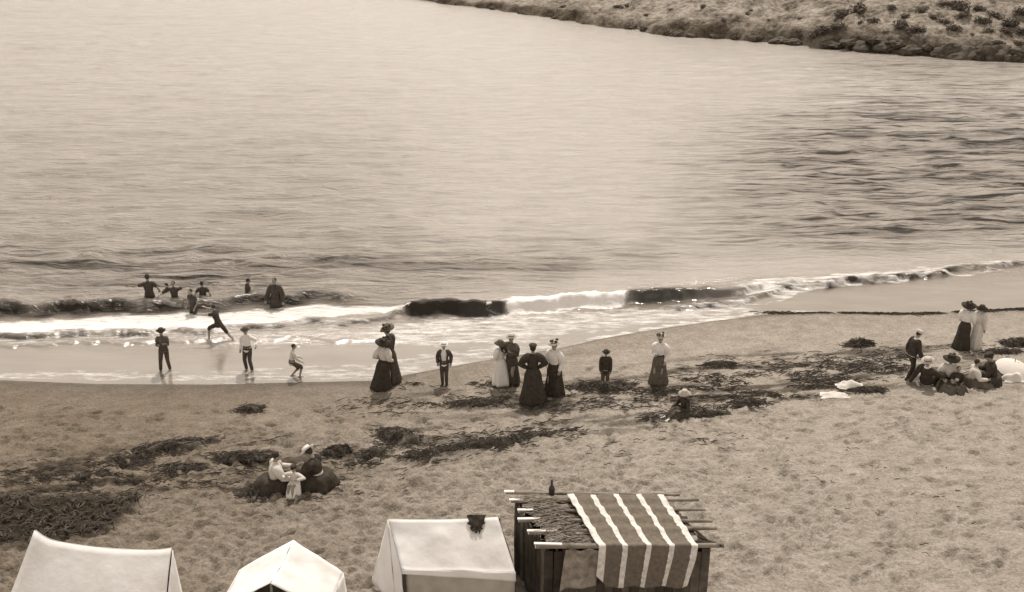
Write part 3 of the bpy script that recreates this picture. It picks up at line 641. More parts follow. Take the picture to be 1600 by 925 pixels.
# small gable tent with dark opening
P = at_z(458, 843, 2.2); Q = at_z(427, 903, 2.12); g = gz(P.x, P.y)
EL = at_z(374, 890, 1.45); ER = at_z(537, 895, 1.45)
t2 = empty('gable_tent', (P.x, (P.y + Q.y) / 2, g)); tag(t2, 'small white gable tent with dark triangular opening under its peak', 'tent')
d = (Q - P); Q2 = P + d * 1.15; Q2.z = 2.12
FL = EL + d * 1.0; FR = ER + d * 1.0
sheet(T(t2, Q2, P, EL, FL), 16, 14, .05, .03, 5).obj('roof_slope', canvas, t2)
sheet(T(t2, P + Vector((.008, 0, 0)), Q2 + Vector((.008, 0, 0)), FR, ER), 16, 14, .05, .03, 6).obj('roof_slope', canvas, t2)
dn = lambda p, o=0: Vector((p.x + o, p.y, g + .02))
sheet(T(t2, FL, EL, dn(EL, -.1), dn(FL, -.1)), 8, 8, 0, .012, 7).obj('wall_panel', canvas, t2)
sheet(T(t2, ER, FR, dn(FR, .08), dn(ER, .08)), 8, 8, 0, .012, 8).obj('wall_panel', canvas, t2)
mbk = MB()
bk = T(t2, P + Vector((0, -.02, -.03)), ER + Vector((-.02, -.02, 0)), dn(ER), dn(EL), EL + Vector((.02, -.02, 0)))
mbk.v = [tuple(p) for p in bk] + [tuple(p + Vector((0, -.01, 0))) for p in bk]
mbk.f = [(0, 1, 2, 3, 4), (9, 8, 7, 6, 5)] + [(i, (i + 1) % 5, (i + 1) % 5 + 5, i + 5) for i in range(5)]
mbk.obj('gable_panel', canvas, t2, False)
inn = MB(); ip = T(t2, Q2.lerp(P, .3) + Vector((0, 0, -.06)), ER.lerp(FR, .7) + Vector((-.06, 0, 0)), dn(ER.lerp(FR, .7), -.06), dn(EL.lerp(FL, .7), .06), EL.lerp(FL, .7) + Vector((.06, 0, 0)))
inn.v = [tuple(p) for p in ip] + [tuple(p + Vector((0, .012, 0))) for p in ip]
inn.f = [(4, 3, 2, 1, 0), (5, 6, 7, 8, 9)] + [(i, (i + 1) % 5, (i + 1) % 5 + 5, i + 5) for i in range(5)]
inn.obj('inner_shade', darkin, t2, False)  # dark sheet set inside the opening to stand for the interior shade
for q in (P, Q2): rod(Vector((q.x, q.y + .04, g - .1)) - t2.location, q + Vector((0, .04, -.02)) - t2.location, .025, 'pole', polem, t2)

seamm = mat('canvas_seam', .62, .9, 6, .1)
def seams(sh, cols, e):
    for c in cols:
        b = MB(); b.loft([p + sh.n * .006 for p in sh.top[c]], [(.013, .006)] * len(sh.top[c]), right=(1, 0, 0), seg=6, rnd=False); b.obj('seam', seamm, e)
# flat fronted tent next to the hut
A = at_z(607, 812, 2.3); B = at_z(778, 808, 2.32); C = at_z(628, 893, 1.62); D = at_z(806, 897, 1.58); g = gz(A.x, A.y)
t3 = empty('frame_tent', ((A.x + B.x) / 2, A.y, g)); tag(t3, 'white canvas frame tent with front wall toned as in shade, close against the hut', 'tent')
t3s = sheet(T(t3, A, B, D, C), 30, 16, .03, .035, 11, bend=lambda p, u, v: Vector((p.x, p.y, p.z - .05 * v * v * math.sin(u * 9) * .4 + (.03 if v > .98 else 0)))); t3s.obj('roof_slope', canvas, t3)
va = sheet(T(t3, C + Vector((0, -.01, .04)), D + Vector((0, -.01, .04)), D + Vector((0, -.03, -.14)), C + Vector((.0, -.03, -.03))), 20, 4, 0, .012, 12); va.obj('valance', canvas, t3)
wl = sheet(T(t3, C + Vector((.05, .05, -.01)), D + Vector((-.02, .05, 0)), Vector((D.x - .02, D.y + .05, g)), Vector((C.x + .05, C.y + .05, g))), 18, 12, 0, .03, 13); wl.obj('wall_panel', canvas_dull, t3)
sheet(T(t3, A + Vector((-.012, .02, -.01)), A + Vector((-.012, -.005, -.01)), Vector((C.x - .12, C.y, g)), Vector((A.x - .45, A.y + .35, g))), 8, 12, 0, .02, 14).obj('end_panel', canvas, t3)
sheet(T(t3, Vector((C.x - .13, C.y - .0, g + 1.0)).lerp(A, .98), C + Vector((-.005, -.01, 0)), Vector((C.x + .03, C.y, g)), Vector((C.x - .12, C.y - .01, g))), 6, 10, 0, .02, 19).obj('end_flap', canvas, t3)
sheet(T(t3, B + Vector((0, .012, 0)), A + Vector((0, .012, 0)), Vector((A.x - .4, A.y + .9, g)), Vector((B.x + .3, B.y + .9, g))), 14, 10, .03, .02, 15).obj('roof_slope', canvas, t3)
for q in (A, B): rod(Vector((q.x + .03, q.y + .03, g - .1)) - t3.location, q + Vector((.03, .03, -.03)) - t3.location, .03, 'pole', polem, t3)
rod(C + Vector((.04, .0, -1.2)) - t3.location, C + Vector((.04, .0, -.03)) - t3.location, .025, 'corner_post', mat('dark_post', .06, .9), t3)
rg = at_z(745, 808, 2.33); nrm = ((B - A).cross(C - A)).normalized(); nrm = -nrm if nrm.z < 0 else nrm
dn_ = (C - A).normalized()
mb = MB(); rows = []
for i in range(9):
    col = []
    for j in range(9):
        u, v = i / 8 - .5, j / 8
        wdt = .34 * (1 - .55 * v * v) * (1 + .15 * math.sin(j * 2.1))
        p = rg + Vector((u * wdt - .09 * v, 0, .02)) + dn_ * (v * .34 - .03) + nrm * (-.012 + .012 * math.sin(i * 1.7 + j)) + Vector((.02 * math.sin(j * 2.7 + i), 0, 0)) + dn_ * (.05 * math.sin(i * 2.3) * v); col.append(p)
    rows.append(col)
for s_ in (0, .012):
    for c in rows: mb.v += [tuple(p + nrm * s_) for p in c]
for s_ in (0, 81):
    for i in range(8):
        for j in range(8): k = s_ + i * 9 + j; mb.f.append((k, k + 9, k + 10, k + 1))
tag(mb.obj('dark_rag', darkin), 'dark rag thrown over the ridge of the frame tent', 'cloth')

seams(t1s, (9, 18, 27), t1); seams(t3s, (10, 20), t3)
# ------------------------------------------------------------------ hut of logs and planks
ZR = 2.35
BL = at_z(800, 778, ZR); BRr = at_z(1045, 778, ZR); FLf = at_z(850, 853, ZR); FRr = at_z(1116, 853, ZR); g = gz(2, 16)
hut = empty('beach_hut', ((BL.x + FRr.x) / 2, (BL.y + FRr.y) / 2, g)); tag(hut, 'dark ramshackle hut of planks with a log roof', 'hut')
H = hut.location
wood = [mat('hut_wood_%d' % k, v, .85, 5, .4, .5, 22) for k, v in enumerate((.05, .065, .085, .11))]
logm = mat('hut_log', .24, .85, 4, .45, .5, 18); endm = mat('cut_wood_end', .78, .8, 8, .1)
rh = random.Random(9)
def plank(p, q, w, t, nrm, m, name='plank'):      # board from p (bottom) to q (top)
    p, q = Vector(p) - H, Vector(q) - H; ax = (q - p); ln = ax.length; z = ax.normalized(); y = Vector(nrm).normalized(); x = y.cross(z)
    M = Matrix((x, y, z)).transposed(); mb = MB(); mb.box((p + q) / 2, (w, t, ln), M); return mb.obj(name, m, hut, False)
def wall(p0, p1, top, n, off):
    p0, p1 = Vector((p0.x, p0.y, 0)), Vector((p1.x, p1.y, 0)); d = (p1 - p0); L = d.length; dn = d.normalized(); nr = Vector((dn.y, -dn.x, 0)); w = L / n
    for k in range(n):
        c = p0 + dn * (w * (k + .5)) + nr * (off + rh.uniform(-.012, .012)); tp = top + rh.uniform(-.07, .02)
        plank((c.x, c.y, g - .08), (c.x + rh.uniform(-.01, .01), c.y, tp), w * rh.uniform(.94, 1.0), .03, nr, rh.choice(wood))
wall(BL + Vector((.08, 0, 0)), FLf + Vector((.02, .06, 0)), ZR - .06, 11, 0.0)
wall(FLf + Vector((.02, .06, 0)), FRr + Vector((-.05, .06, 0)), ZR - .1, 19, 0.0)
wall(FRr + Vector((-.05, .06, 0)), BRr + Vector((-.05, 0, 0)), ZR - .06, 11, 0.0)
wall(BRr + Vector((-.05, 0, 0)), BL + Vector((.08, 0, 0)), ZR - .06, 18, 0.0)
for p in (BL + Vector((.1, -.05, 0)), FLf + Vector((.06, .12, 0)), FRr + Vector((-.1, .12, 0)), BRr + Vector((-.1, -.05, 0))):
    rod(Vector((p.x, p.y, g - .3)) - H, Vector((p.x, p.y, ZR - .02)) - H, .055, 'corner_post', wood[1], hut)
LOG = [((790, 770), (1062, 773), .032), ((798, 783), (1092, 781), .036), ((811, 799), (1102, 796), .034), ((811, 813), (1113, 814), .038), ((826, 832), (1120, 825), .042), ((837, 853), (1131, 852), .05)]
for (a, b, r) in LOG:
    p = at_z(*a, ZR + r) - H; q = at_z(*b, ZR + r) - H
    lg = rod(p, q, r, 'roof_log', logm, hut, 10)
    dd = (q - p).normalized(); e1 = MB(); e1.loft([p - dd * .012, p + dd * .01], [r * .93, r * .93], seg=10, rnd=False); e1.obj('cut_end', endm, lg)
    sp = at_z(a[0] + 4, a[1], ZR + r) - H
    bd = MB(); w = {0: .2, 1: .28, 2: .3, 3: .42, 4: .55, 5: .5}[LOG.index((a, b, r))]
    bd.box(p + Vector((w / 2 - .03, 0, r * .75 + .010)), (w, .055, .022), Matrix.Rotation(rh.uniform(-.05, .05), 3, 'Z')); bd.obj('split_board', endm, hut, False)
# rails under the logs, and the boards of the roof between them
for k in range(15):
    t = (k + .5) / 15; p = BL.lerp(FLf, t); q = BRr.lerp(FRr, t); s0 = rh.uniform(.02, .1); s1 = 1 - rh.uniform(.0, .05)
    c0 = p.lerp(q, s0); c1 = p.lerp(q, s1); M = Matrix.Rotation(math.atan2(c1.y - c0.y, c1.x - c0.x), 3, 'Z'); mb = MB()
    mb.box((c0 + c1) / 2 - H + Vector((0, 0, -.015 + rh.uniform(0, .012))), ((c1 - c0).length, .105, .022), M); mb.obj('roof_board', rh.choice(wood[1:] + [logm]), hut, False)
mb = MB()
for k in range(260):      # brushwood laid over the bare corner of the roof
    u, v = rh.uniform(.05, .26), rh.uniform(.03, .98); c = BL.lerp(BRr, u).lerp(FLf.lerp(FRr, u), v) - H; a = rh.gauss(.05, .4); l = rh.uniform(.15, .45)
    dd = Vector((math.cos(a), math.sin(a), rh.uniform(-.08, .08))) * l / 2; z = Vector((0, 0, .05 + rh.uniform(0, .07))); mb.loft([c - dd + z, c + z + Vector((0, 0, .02)), c + dd + z], [.008, .007, .004], seg=4, rnd=False)
o = mb.obj('brushwood', mat('brushwood', .3, .9, 12, .5), hut); o['kind'] = 'stuff'
# light board leaning at the front corner
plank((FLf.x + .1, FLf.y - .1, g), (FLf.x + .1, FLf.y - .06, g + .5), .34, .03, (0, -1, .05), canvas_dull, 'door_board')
# dark prop poles at the near right corner
for a, b in (((1086, 828), (1112, 850)), ((1090, 838), (1128, 853)), ((1080, 846), (1118, 848))):
    rod(at_z(*a, ZR + .05) - H, at_z(*b, ZR + .07) - H, .025, 'prop_pole', wood[0], hut, 6)
# bottle on the roof
p = at_z(862, 773, ZR + .09); bt = MB(); prof = [(.0, .055), (.02, .06), (.15, .06), (.19, .045), (.22, .022), (.30, .02), (.31, .026), (.33, .026)]
bt.rings([[(math.cos(a * .5236) * r, math.sin(a * .5236) * r, z) for a in range(12)] for z, r in prof])
o = bt.obj('bottle', mat('dark_glass', .03, .25, 5, .1, 0, 1, .5)); o.location = p; tag(o, 'dark bottle standing upright on the back edge of the hut roof', 'bottle')

# striped blanket over the roof, hanging down the front
def stripes():
    m = bpy.data.materials.new('striped_blanket'); m.use_nodes = True; nt = m.node_tree; b = nt.nodes['Principled BSDF']; L = nt.links.new
    at = nt.nodes.new('ShaderNodeAttribute'); at.attribute_name = 'across'
    tc = nt.nodes.new('ShaderNodeTexCoord'); n = nt.nodes.new('ShaderNodeTexNoise'); n.inputs['Scale'].default_value = 14; n.inputs['Detail'].default_value = 6; L(tc.outputs['Object'], n.inputs['Vector'])
    r = nt.nodes.new('ShaderNodeValToRGB'); r.color_ramp.interpolation = 'CONSTANT'; cr = r.color_ramp
    W, G = sep(.70), sep(.15); cr.elements[0].position = 0; cr.elements[0].color = W; cr.elements[1].position = .07; cr.elements[1].color = G
    for a, c in ((.235, W), (.29, G), (.475, W), (.53, G), (.71, W), (.765, G), (.93, W)): e = cr.elements.new(a); e.color = c
    wob = nt.nodes.new('ShaderNodeMath'); wob.operation = 'MULTIPLY_ADD'; wob.inputs[1].default_value = .02; L(n.outputs['Fac'], wob.inputs[0])
    ofs = nt.nodes.new('ShaderNodeMath'); ofs.operation = 'SUBTRACT'; ofs.inputs[1].default_value = .01; L(at.outputs['Fac'], ofs.inputs[0]); L(ofs.outputs[0], wob.inputs[2]); L(wob.outputs[0], r.inputs[0])
    mr = nt.nodes.new('ShaderNodeMapRange'); mr.inputs[1].default_value = .3; mr.inputs[2].default_value = .7; mr.inputs[3].default_value = .78; mr.inputs[4].default_value = 1.2; L(n.outputs['Fac'], mr.inputs[0])
    cb = nt.nodes.new('ShaderNodeCombineColor'); [L(mr.outputs[0], cb.inputs[i]) for i in range(3)]
    mu = nt.nodes.new('ShaderNodeMix'); mu.data_type = 'RGBA'; mu.blend_type = 'MULTIPLY'; mu.inputs[0].default_value = 1; L(r.outputs[0], mu.inputs[6]); L(cb.outputs[0], mu.inputs[7])
    L(mu.outputs[2], b.inputs['Base Color']); b.inputs['Roughness'].default_value = .95; b.inputs['Specular IOR Level'].default_value = .1
    bp = nt.nodes.new('ShaderNodeBump'); bp.inputs['Strength'].default_value = .4; bp.inputs['Distance'].default_value = .01; n2 = nt.nodes.new('ShaderNodeTexNoise'); n2.inputs['Scale'].default_value = 90; L(tc.outputs['Object'], n2.inputs['Vector']); L(n2.outputs['Fac'], bp.inputs['Height']); L(bp.outputs[0], b.inputs['Normal'])
    return m
def blanket():
    nu, nv = 60, 64; z0 = ZR + .13
    a, b = at_z(886, 773, z0), at_z(1037, 773, z0); c, d_ = at_z(1091, 852, z0 + .02), at_z(936, 852, z0 + .02)
    X = np.zeros((2 * 0 + nv + 1, nu + 1)); Y = X.copy(); Z = X.copy(); U = X.copy()
    for j in range(nv + 1):
        v = j / nv
        for i in range(nu + 1):
            u = i / nu; t = min(1, v / .62); p = a.lerp(b, u).lerp(d_.lerp(c, u), t)
            logs = sum(math.exp(-((t - q) / .05) ** 2) for q in (.0, .1, .28, .47, .68, 1.0))
            p.z += -.04 + .042 * min(1, logs) + .012 * math.sin(u * 17 + v * 9)
            if v > .62:
                k = (v - .62) / .38; drop = k * (.86 - .26 * max(0, 1 - u / .12)); p.z -= drop - .0; p.y -= .06 * min(1, k * 4) + .03 * math.sin(u * 21 + k * 2) * k
                p.x += (-.10 * k) * (.4 + u) + .012 * math.sin(u * 30) * k
            p.y += (float(vnoise(np.array(u * 6.), np.array(v * 8.), 401)) - .5) * .02
            X[j, i], Y[j, i], Z[j, i], U[j, i] = p.x, p.y, p.z, u
    o = grid_obj('striped_blanket', X, Y, Z, stripes(), {'across': U}); md = o.modifiers.new('thickness', 'SOLIDIFY'); md.thickness = .012
    tag(o, 'grey blanket with five pale stripes draped over the hut roof', 'blanket')
blanket()
# pale sacking hanging at the front of the hut
p = at_z(884, 862, ZR - .05); q = at_z(938, 866, ZR - .05); yy = FLf.y - .06
sk = sheet([(p.x, yy, ZR - .02), (q.x, yy, ZR - .05), (q.x - .05, yy - .02, g + .82), (p.x - .1, yy - .02, g + .7)], 14, 18, 0, .07, 31, .01).obj('sacking', mat('sacking', .3, .95, 8, .35, .6, 25))
tag(sk, 'crumpled pale sacking hanging on the hut front beside the blanket', 'cloth')

# ------------------------------------------------------------------ white cloths on the sand
whitec = mat('white_cloth', .66, .9, 6, .06, .3, 20, .1)
def cloth(px, py, w, dpt, h, seed, label, name='white_cloth', cat='cloth'):
    c = ground(px, py); n = 15; mb = MB(); rs = random.Random(seed)
    for s_ in (0, 1):
        for i in range(n):
            for j in range(n):
                u, v = i / (n - 1) * 2 - 1, j / (n - 1) * 2 - 1; r_ = max(abs(u), abs(v))
                hh = h * max(0, 1 - (u * u + v * v)) ** .8 * (.5 + .9 * float(vnoise(np.array(u * 2 + seed), np.array(v * 2.), 7))) + .015
                x = u * w / 2 * (1 + .3 * float(vnoise(np.array(v * 2.3), np.array(1. * seed), 3)) - .15); y = v * dpt / 2 * (1 + .3 * float(vnoise(np.array(u * 2.3), np.array(2. * seed), 4)) - .15)
                mb.v.append((x, y, hh + .012 * float(vnoise(np.array(u * 6.), np.array(v * 6.), seed)) - .03 * s_))
    for i in range(n - 1):
        for j in range(n - 1):
            k = i * n + j; mb.f.append((k, k + n, k + n + 1, k + 1)); k += n * n; mb.f.append((k, k + 1, k + n + 1, k + n))
    o = mb.obj(name, whitec); o.location = c + Vector((0, 0, .01)); tag(o, label, cat)
cloth(1303, 619, .75, .35, .08, 3, 'flat white towel spread on the sand beside the wrack line')
cloth(1328, 605, .7, .35, .16, 4, 'rumpled white towel beside the dark seaweed trail')
cloth(1440, 594, .75, .35, .2, 5, 'white bundle of cloth at the walking man\'s feet')
cloth(1582, 594, .6, .4, .22, 6, 'small white bundle on the sand by the seated woman in black')
# white parasol lying open on the sand
c = ground(1582, 583); ps = empty('parasol', c + Vector((0, 0, .02)), .5); tag(ps, 'white domed parasol lying open on the sand behind the seated group', 'parasol')
mb = MB(); rings = []
for i in range(7):
    th = i / 6 * 1.15; rings.append([(math.sin(th) * .62 * (1 - .05 * (k % 2) * (i / 6)) * math.cos(k * math.pi / 8), math.sin(th) * .62 * (1 - .05 * (k % 2) * (i / 6)) * math.sin(k * math.pi / 8), math.cos(th) * .5 - .13) for k in range(16)])
rings[0] = [(.02 * math.cos(k * math.pi / 8), .02 * math.sin(k * math.pi / 8), .375) for k in range(16)]
for r_ in reversed(rings): pass
mb.rings(rings, cap=False); cp = mb.obj('canopy', whitec, ps); cp.rotation_euler = (.22, .12, 0); cp.location = (0, 0, -.02)
rod((0, 0, .44), (.02, -.02, -.03), .012, 'shaft', polem, ps)

# ------------------------------------------------------------------ people
skin = mat('skin', .30, .6, 9, .12, .1, 60, .3); skinw = mat('skin_shaded', .24, .5, 9, .15, .1, 60, .35)
hairm = mat('dark_hair', .04, .6, 30, .4, .3, 80); eyem = mat('eye_dark', .02, .3)
CL = {'black': mat('black_cloth', .05, .9, 12, .3, .3, 60, .15), 'charcoal': mat('charcoal_cloth', .075, .9, 12, .3, .3, 60, .15), 'brown': mat('brown_cloth', .12, .9, 12, .25, .3, 60, .15),
      'grey': mat('grey_cloth', .22, .9, 12, .2, .3, 60, .15), 'cream': mat('cream_cloth', .62, .9, 12, .1, .3, 60, .15), 'white': mat('white_dress_cloth', .78, .9, 12, .06, .3, 60, .15), 'straw': mat('straw', .5, .8, 30, .25, .4, 120, .2), 'suit': mat('bathing_suit', .05, .7, 12, .3, .2, 60, .3)}
def ik(a, b, l1, l2, pole):
    d = b - a; L = d.length
    if L > (l1 + l2) * .999: b = a + d * ((l1 + l2) * .999 / L); d = b - a; L = d.length
    u = d.normalized(); x = (l1 * l1 - l2 * l2 + L * L) / (2 * L); h = math.sqrt(max(0, l1 * l1 - x * x))
    pl = Vector(pole); pl = pl - u * pl.dot(u)
    if pl.length < 1e-4: pl = u.orthogonal()
    return a + u * x + pl.normalized() * h, b
def remesh(mb, vox, name):
    me = mb.mesh(name); o = bpy.data.objects.new(name, me); COL.objects.link(o)
    md = o.modifiers.new('r', 'REMESH'); md.mode = 'VOXEL'; md.voxel_size = vox; md.use_smooth_shade = True
    sm = o.modifiers.new('s', 'SMOOTH'); sm.factor = .5; sm.iterations = 2
    dg = bpy.context.evaluated_depsgraph_get(); new = bpy.data.meshes.new_from_object(o.evaluated_get(dg))
    bpy.data.objects.remove(o); bpy.data.meshes.remove(me); return new
def person(label, px, py, H=None, top=None, face=180, pel=(0, 0, .93), up=(0, 0, 1), hands=((-.24, .06, .86), (.24, .06, .86)), feet=((-.11, 0, .08), (.11, .03, .08)), elb=((-.35, -1, 0), (.35, -1, 0)), knee=((0, 1, 0), (0, 1, 0)), head=(0, 0), wear=(), hat=None, water=None, group=None, sink=.015, twist=0, wet=False, skm=None, dz=0):
    g = ground(px, py) if water is None else None
    if water is not None:
        w = at_z(px, py, water); g = Vector((w.x, w.y, float(base_h(w.x, w.y)) + dz))
    hx = {None: 0, 'boater': .07, 'wide': .10, 'cap': .03, 'sun': .06, 'flower': .13, 'felt': .08, 'up': .2}[hat[0] if hat else None]
    if H is None:
        lo, hi = .5, 2.4
        for _ in range(40):
            md = (lo + hi) / 2
            if proj(g.x, g.y, g.z + md)[1] > top: lo = md
            else: hi = md
        H = lo / (1 + hx / 1.72)
    s = H / 1.71
    root = empty('person', g - Vector((0, 0, sink)), R(face)); tag(root, label, 'person', group)
    up = Vector(up).normalized(); rt = Vector((math.cos(twist), -math.sin(twist), 0)); rt = (rt - up * rt.dot(up)).normalized(); fw = up.cross(rt)
    P = Vector(pel); Sp = lambda a, b, c: P + rt * a + fw * b + up * c
    mb = MB(); S = s
    def add_l(pts, rad, right=rt, seg=10, b=mb, **k): b.loft([Vector(p) * S for p in pts], [((r[0] * S, r[1] * S) if isinstance(r, tuple) else r * S) for r in rad], right, seg, **k)
    torso = [Sp(0, 0, -.05), Sp(0, 0, .04), Sp(0, .0, .15), Sp(0, .01, .28), Sp(0, .01, .39), Sp(0, 0, .46), Sp(0, -.005, .50)]
    trad = [(.13, .095), (.155, .11), (.125, .092), (.145, .108), (.165, .105), (.13, .075), (.06, .055)]
    add_l(torso, trad, seg=14)
    yaw, pit = head; hf = (fw * math.cos(yaw) + rt * -math.sin(yaw)); hu = (up * math.cos(pit) + hf * math.sin(pit)).normalized(); hf = (hf * math.cos(pit) - up * math.sin(pit)).normalized(); hr = hf.cross(hu)
    nb = Sp(0, -.005, .5); hc = nb + up * .075 + hu * .095 + hf * .015
    add_l([nb - up * .02, nb + up * .05, hc - hu * .07], [.056, .05, .05])
    Mh = Matrix((hr, hf, hu)).transposed()
    mb.ell(hc * S + hu * .015 * S, (.074 * S, .092 * S, .105 * S), Mh, 12, 9); mb.ell((hc + hf * .035 - hu * .05) * S, (.052 * S, .06 * S, .065 * S), Mh)
    mb.ell((hc + hf * .098 - hu * .012) * S, (.014 * S, .022 * S, .026 * S), Mh, 8, 5); mb.ell((hc + hf * .088 - hu * .058) * S, (.026 * S, .012 * S, .012 * S), Mh, 8, 5)
    for sg in (-1, 1): mb.ell((hc + hr * (.076 * sg) - hf * .005 - hu * .005) * S, (.012 * S, .022 * S, .032 * S), Mh, 8, 5)
    J = {}
    for k, sg in ((0, -1), (1, 1)):
        sh = Sp(.172 * sg, 0, .43); hd = Vector(hands[k]); el, wr = ik(sh, hd, .28, .25, elb[k]); J['s%d' % k], J['e%d' % k], J['w%d' % k] = sh, el, wr
        add_l([Sp(.10 * sg, 0, .42), sh, sh.lerp(el, .5), el, el.lerp(wr, .35), wr], [.05, .055, .046, .037, .038, .026])
        fd = (wr - el).normalized(); sdv = fd.cross(fw); sdv = sdv.normalized() if sdv.length > .1 else rt; nv = fd.cross(sdv).normalized()
        add_l([wr, wr + fd * .04, wr + fd * .085], [(.026, .018), (.040, .017), (.038, .014)], right=sdv)
        for q in range(4):
            b0 = wr + fd * .08 + sdv * (.028 - .0187 * q); ln = (.065, .075, .07, .055)[q]; sp_ = sdv * (.018 - .012 * q) * .5
            add_l([b0, b0 + fd * ln * .55 + nv * .012 + sp_ * .5, b0 + fd * ln * .9 + nv * .034 + sp_], [.0105, .0098, .0085], seg=6)
        tb = wr + fd * .03 + sdv * .03 * (1 if (sdv.dot(fw) > 0) else -1); td = sdv * (1 if (sdv.dot(fw) > 0) else -1)
        add_l([tb, tb + td * .022 + fd * .03, tb + td * .03 + fd * .06 + nv * .01], [.014, .0125, .0095], seg=6)
        hp = Sp(.085 * sg, 0, -.03); ft = Vector(feet[k]); kn, an = ik(hp, ft, .43, .42, knee[k]); J['h%d' % k], J['k%d' % k], J['a%d' % k] = hp, kn, an
        add_l([hp + up * .02, hp.lerp(kn, .5), kn, kn.lerp(an, .3), an], [.085, .072, .052, .054, .036], seg=10)
        fdir = Vector((.12 * sg, 1, -.0)).normalized() if abs(an.z - ft.z) < .2 else Vector((0, 1, 0)); sh_ = (kn - an)
        if sh_.normalized().z < .35: fdir = (Vector((0, .35, 1)))
        fdir.normalize(); J['f%d' % k] = fdir
        add_l([an - fdir * .045 - Vector((0, 0, .035)), an + fdir * .06 - Vector((0, 0, .038)), an + fdir * .16 - Vector((0, 0, .052))], [(.034, .04), (.04, .036), (.036, .02)], right=rt)
    me = remesh(mb, .0125 * max(.8, S), 'body'); me.materials.append(skm or skin)
    bo = bpy.data.objects.new('body', me); COL.objects.link(bo); bo.parent = root
    def cl(name, m, fn, parent=root):
        b = MB(); fn(b); return b.obj(name, m if not isinstance(m, str) else CL[m], parent)
    for sg in (-1, 1): cl('eye', eyem, lambda b: b.ell((hc + hf * .094 + hr * (.03 * sg) + hu * .02) * S, (.012 * S, .006 * S, .008 * S), Mh, 8, 5))
    # hair
    long_ = 'longhair' in wear
    def hairfn(b):
        b.ell((hc - hf * .018 + hu * .03) * S, (.084 * S, .09 * S, .098 * S), Mh, 12, 8)
        if 'bun' in wear: b.ell((hc - hf * .085 + hu * .055) * S, (.05 * S, .045 * S, .045 * S), Mh)
        if long_: b.loft([(hc - hf * .06) * S, (hc - hf * .1 - hu * .15) * S, (hc - hf * .1 - hu * .32) * S], [.06 * S, .055 * S, .025 * S], hr)
    cl('hair', hairm, hairfn)
    W = dict(w for w in wear if isinstance(w, tuple))
    def sleeve(b, k, e=.0, puff=0, frac=1.0, bare=False):
        sh, el, wr = J['s%d' % k], J['e%d' % k], J['w%d' % k]; end = el.lerp(wr, frac) if frac > 0 else sh.lerp(el, .45)
        sd_ = (sh - P - up * (sh - P).dot(up)).normalized(); s0 = sh - sd_ * .015
        b.ell((sh - sd_ * .035 - up * .005) * S, ((.075 + e + puff * .6) * S,) * 3, None, 10, 7)
        if frac <= 0: pts, rad = [s0, sh.lerp(el, .2), end], [.062 + e, .06 + e, .055 + e]
        else: pts, rad = [s0, sh.lerp(el, .3), sh.lerp(el, .6), el, el.lerp(wr, min(.5, frac * .6)), end], [.062 + e + puff * .7, .062 + e + puff, .055 + e + puff * .7, .05 + e + puff * .15, .044 + e, .036 + e]
        add_l(pts, rad, b=b)
    def top_fn(e, puff, frac=.95, low=.0, front=None):
        def f(b):
            tr = [(a + e, c + e) for a, c in trad]; pts = list(torso)
            if front: tr[3] = (tr[3][0], tr[3][1] + front); tr[4] = (tr[4][0], tr[4][1] + front * .6)
            pts[-1] = Sp(0, -.003, .505); tr[-1] = (.066, .062)
            if low: pts = [Sp(0, 0, low)] + pts; tr = [(.17 + e, .125 + e)] + tr
            else: pts = pts[1:]; tr = tr[1:]; tr[0] = (.13 + e, .1 + e)
            add_l(pts, tr, seg=16, b=b)
            for k in (0, 1): sleeve(b, k, e, puff, frac)
        return f
    if 'blouse' in W: cl('blouse', W['blouse'], top_fn(.02, .035, .93, front=.03))
    if 'shirt' in W: cl('shirt', W['shirt'], top_fn(.012, .0, .0 if ('jacket' in W or 'coat' in W) else .9, low=-.06))
    if 'vest' in W: cl('bathing_top', W['vest'], top_fn(.012, .0, 0, low=-.08))
    if 'trousers' in W or 'shorts' in W:
        short = 'shorts' in W
        def trf(b):
            add_l([Sp(0, 0, -.1), Sp(0, 0, -.02), Sp(0, 0, .08), Sp(0, 0, .13)], [(.12, .105), (.168, .13), (.16, .12), (.14, .105)], b=b, seg=14)
            for k in (0, 1):
                hp, kn, an = J['h%d' % k], J['k%d' % k], J['a%d' % k]
                if short: add_l([hp, hp.lerp(kn, .5), kn.lerp(hp, .05), kn.lerp(an, .12)], [.098, .092, .078, .074], b=b)
                else: add_l([hp, hp.lerp(kn, .5), kn, kn.lerp(an, .5), an.lerp(kn, .08)], [.098, .088, .072, .066, .06], b=b)
        cl('trousers' if not short else 'shorts', W.get('trousers') or W.get('shorts'), trf)
    if 'jacket' in W:
        def jk(b):
            rings = []; pts = [Sp(0, -.01, -.12)] + torso[:-1] + [Sp(0, -.01, .49)]; tr = [(.19, .14)] + [(a + .035, c + .035) for a, c in trad[:-1]] + [(.08, .07)]
            for p, (a, c) in zip(pts, tr):
                gap = .62; n = 16; out, inn_ = [], []
                for q in range(n + 1):
                    ph = math.pi / 2 + gap + (2 * math.pi - 2 * gap) * q / n; dv = rt * math.cos(ph) * a + fw * math.sin(ph) * c; out.append((p + dv) * S); inn_.append((p + dv * .93) * S)
                rings.append(out + inn_[::-1])
            b.rings(rings)
            for k in (0, 1): sleeve(b, k, .026, .0, .94)
        cl('jacket', W['jacket'], jk)
    if 'coat' in W: cl('coat', W['coat'], top_fn(.036, .0, .95, low=-.2))
    def folds(amp, n, seed): return lambda t, ph: 1 + amp * t * (math.sin(n * ph + seed) * .6 + math.sin((n * 2 - 3) * ph + seed * 2.3) * .4)
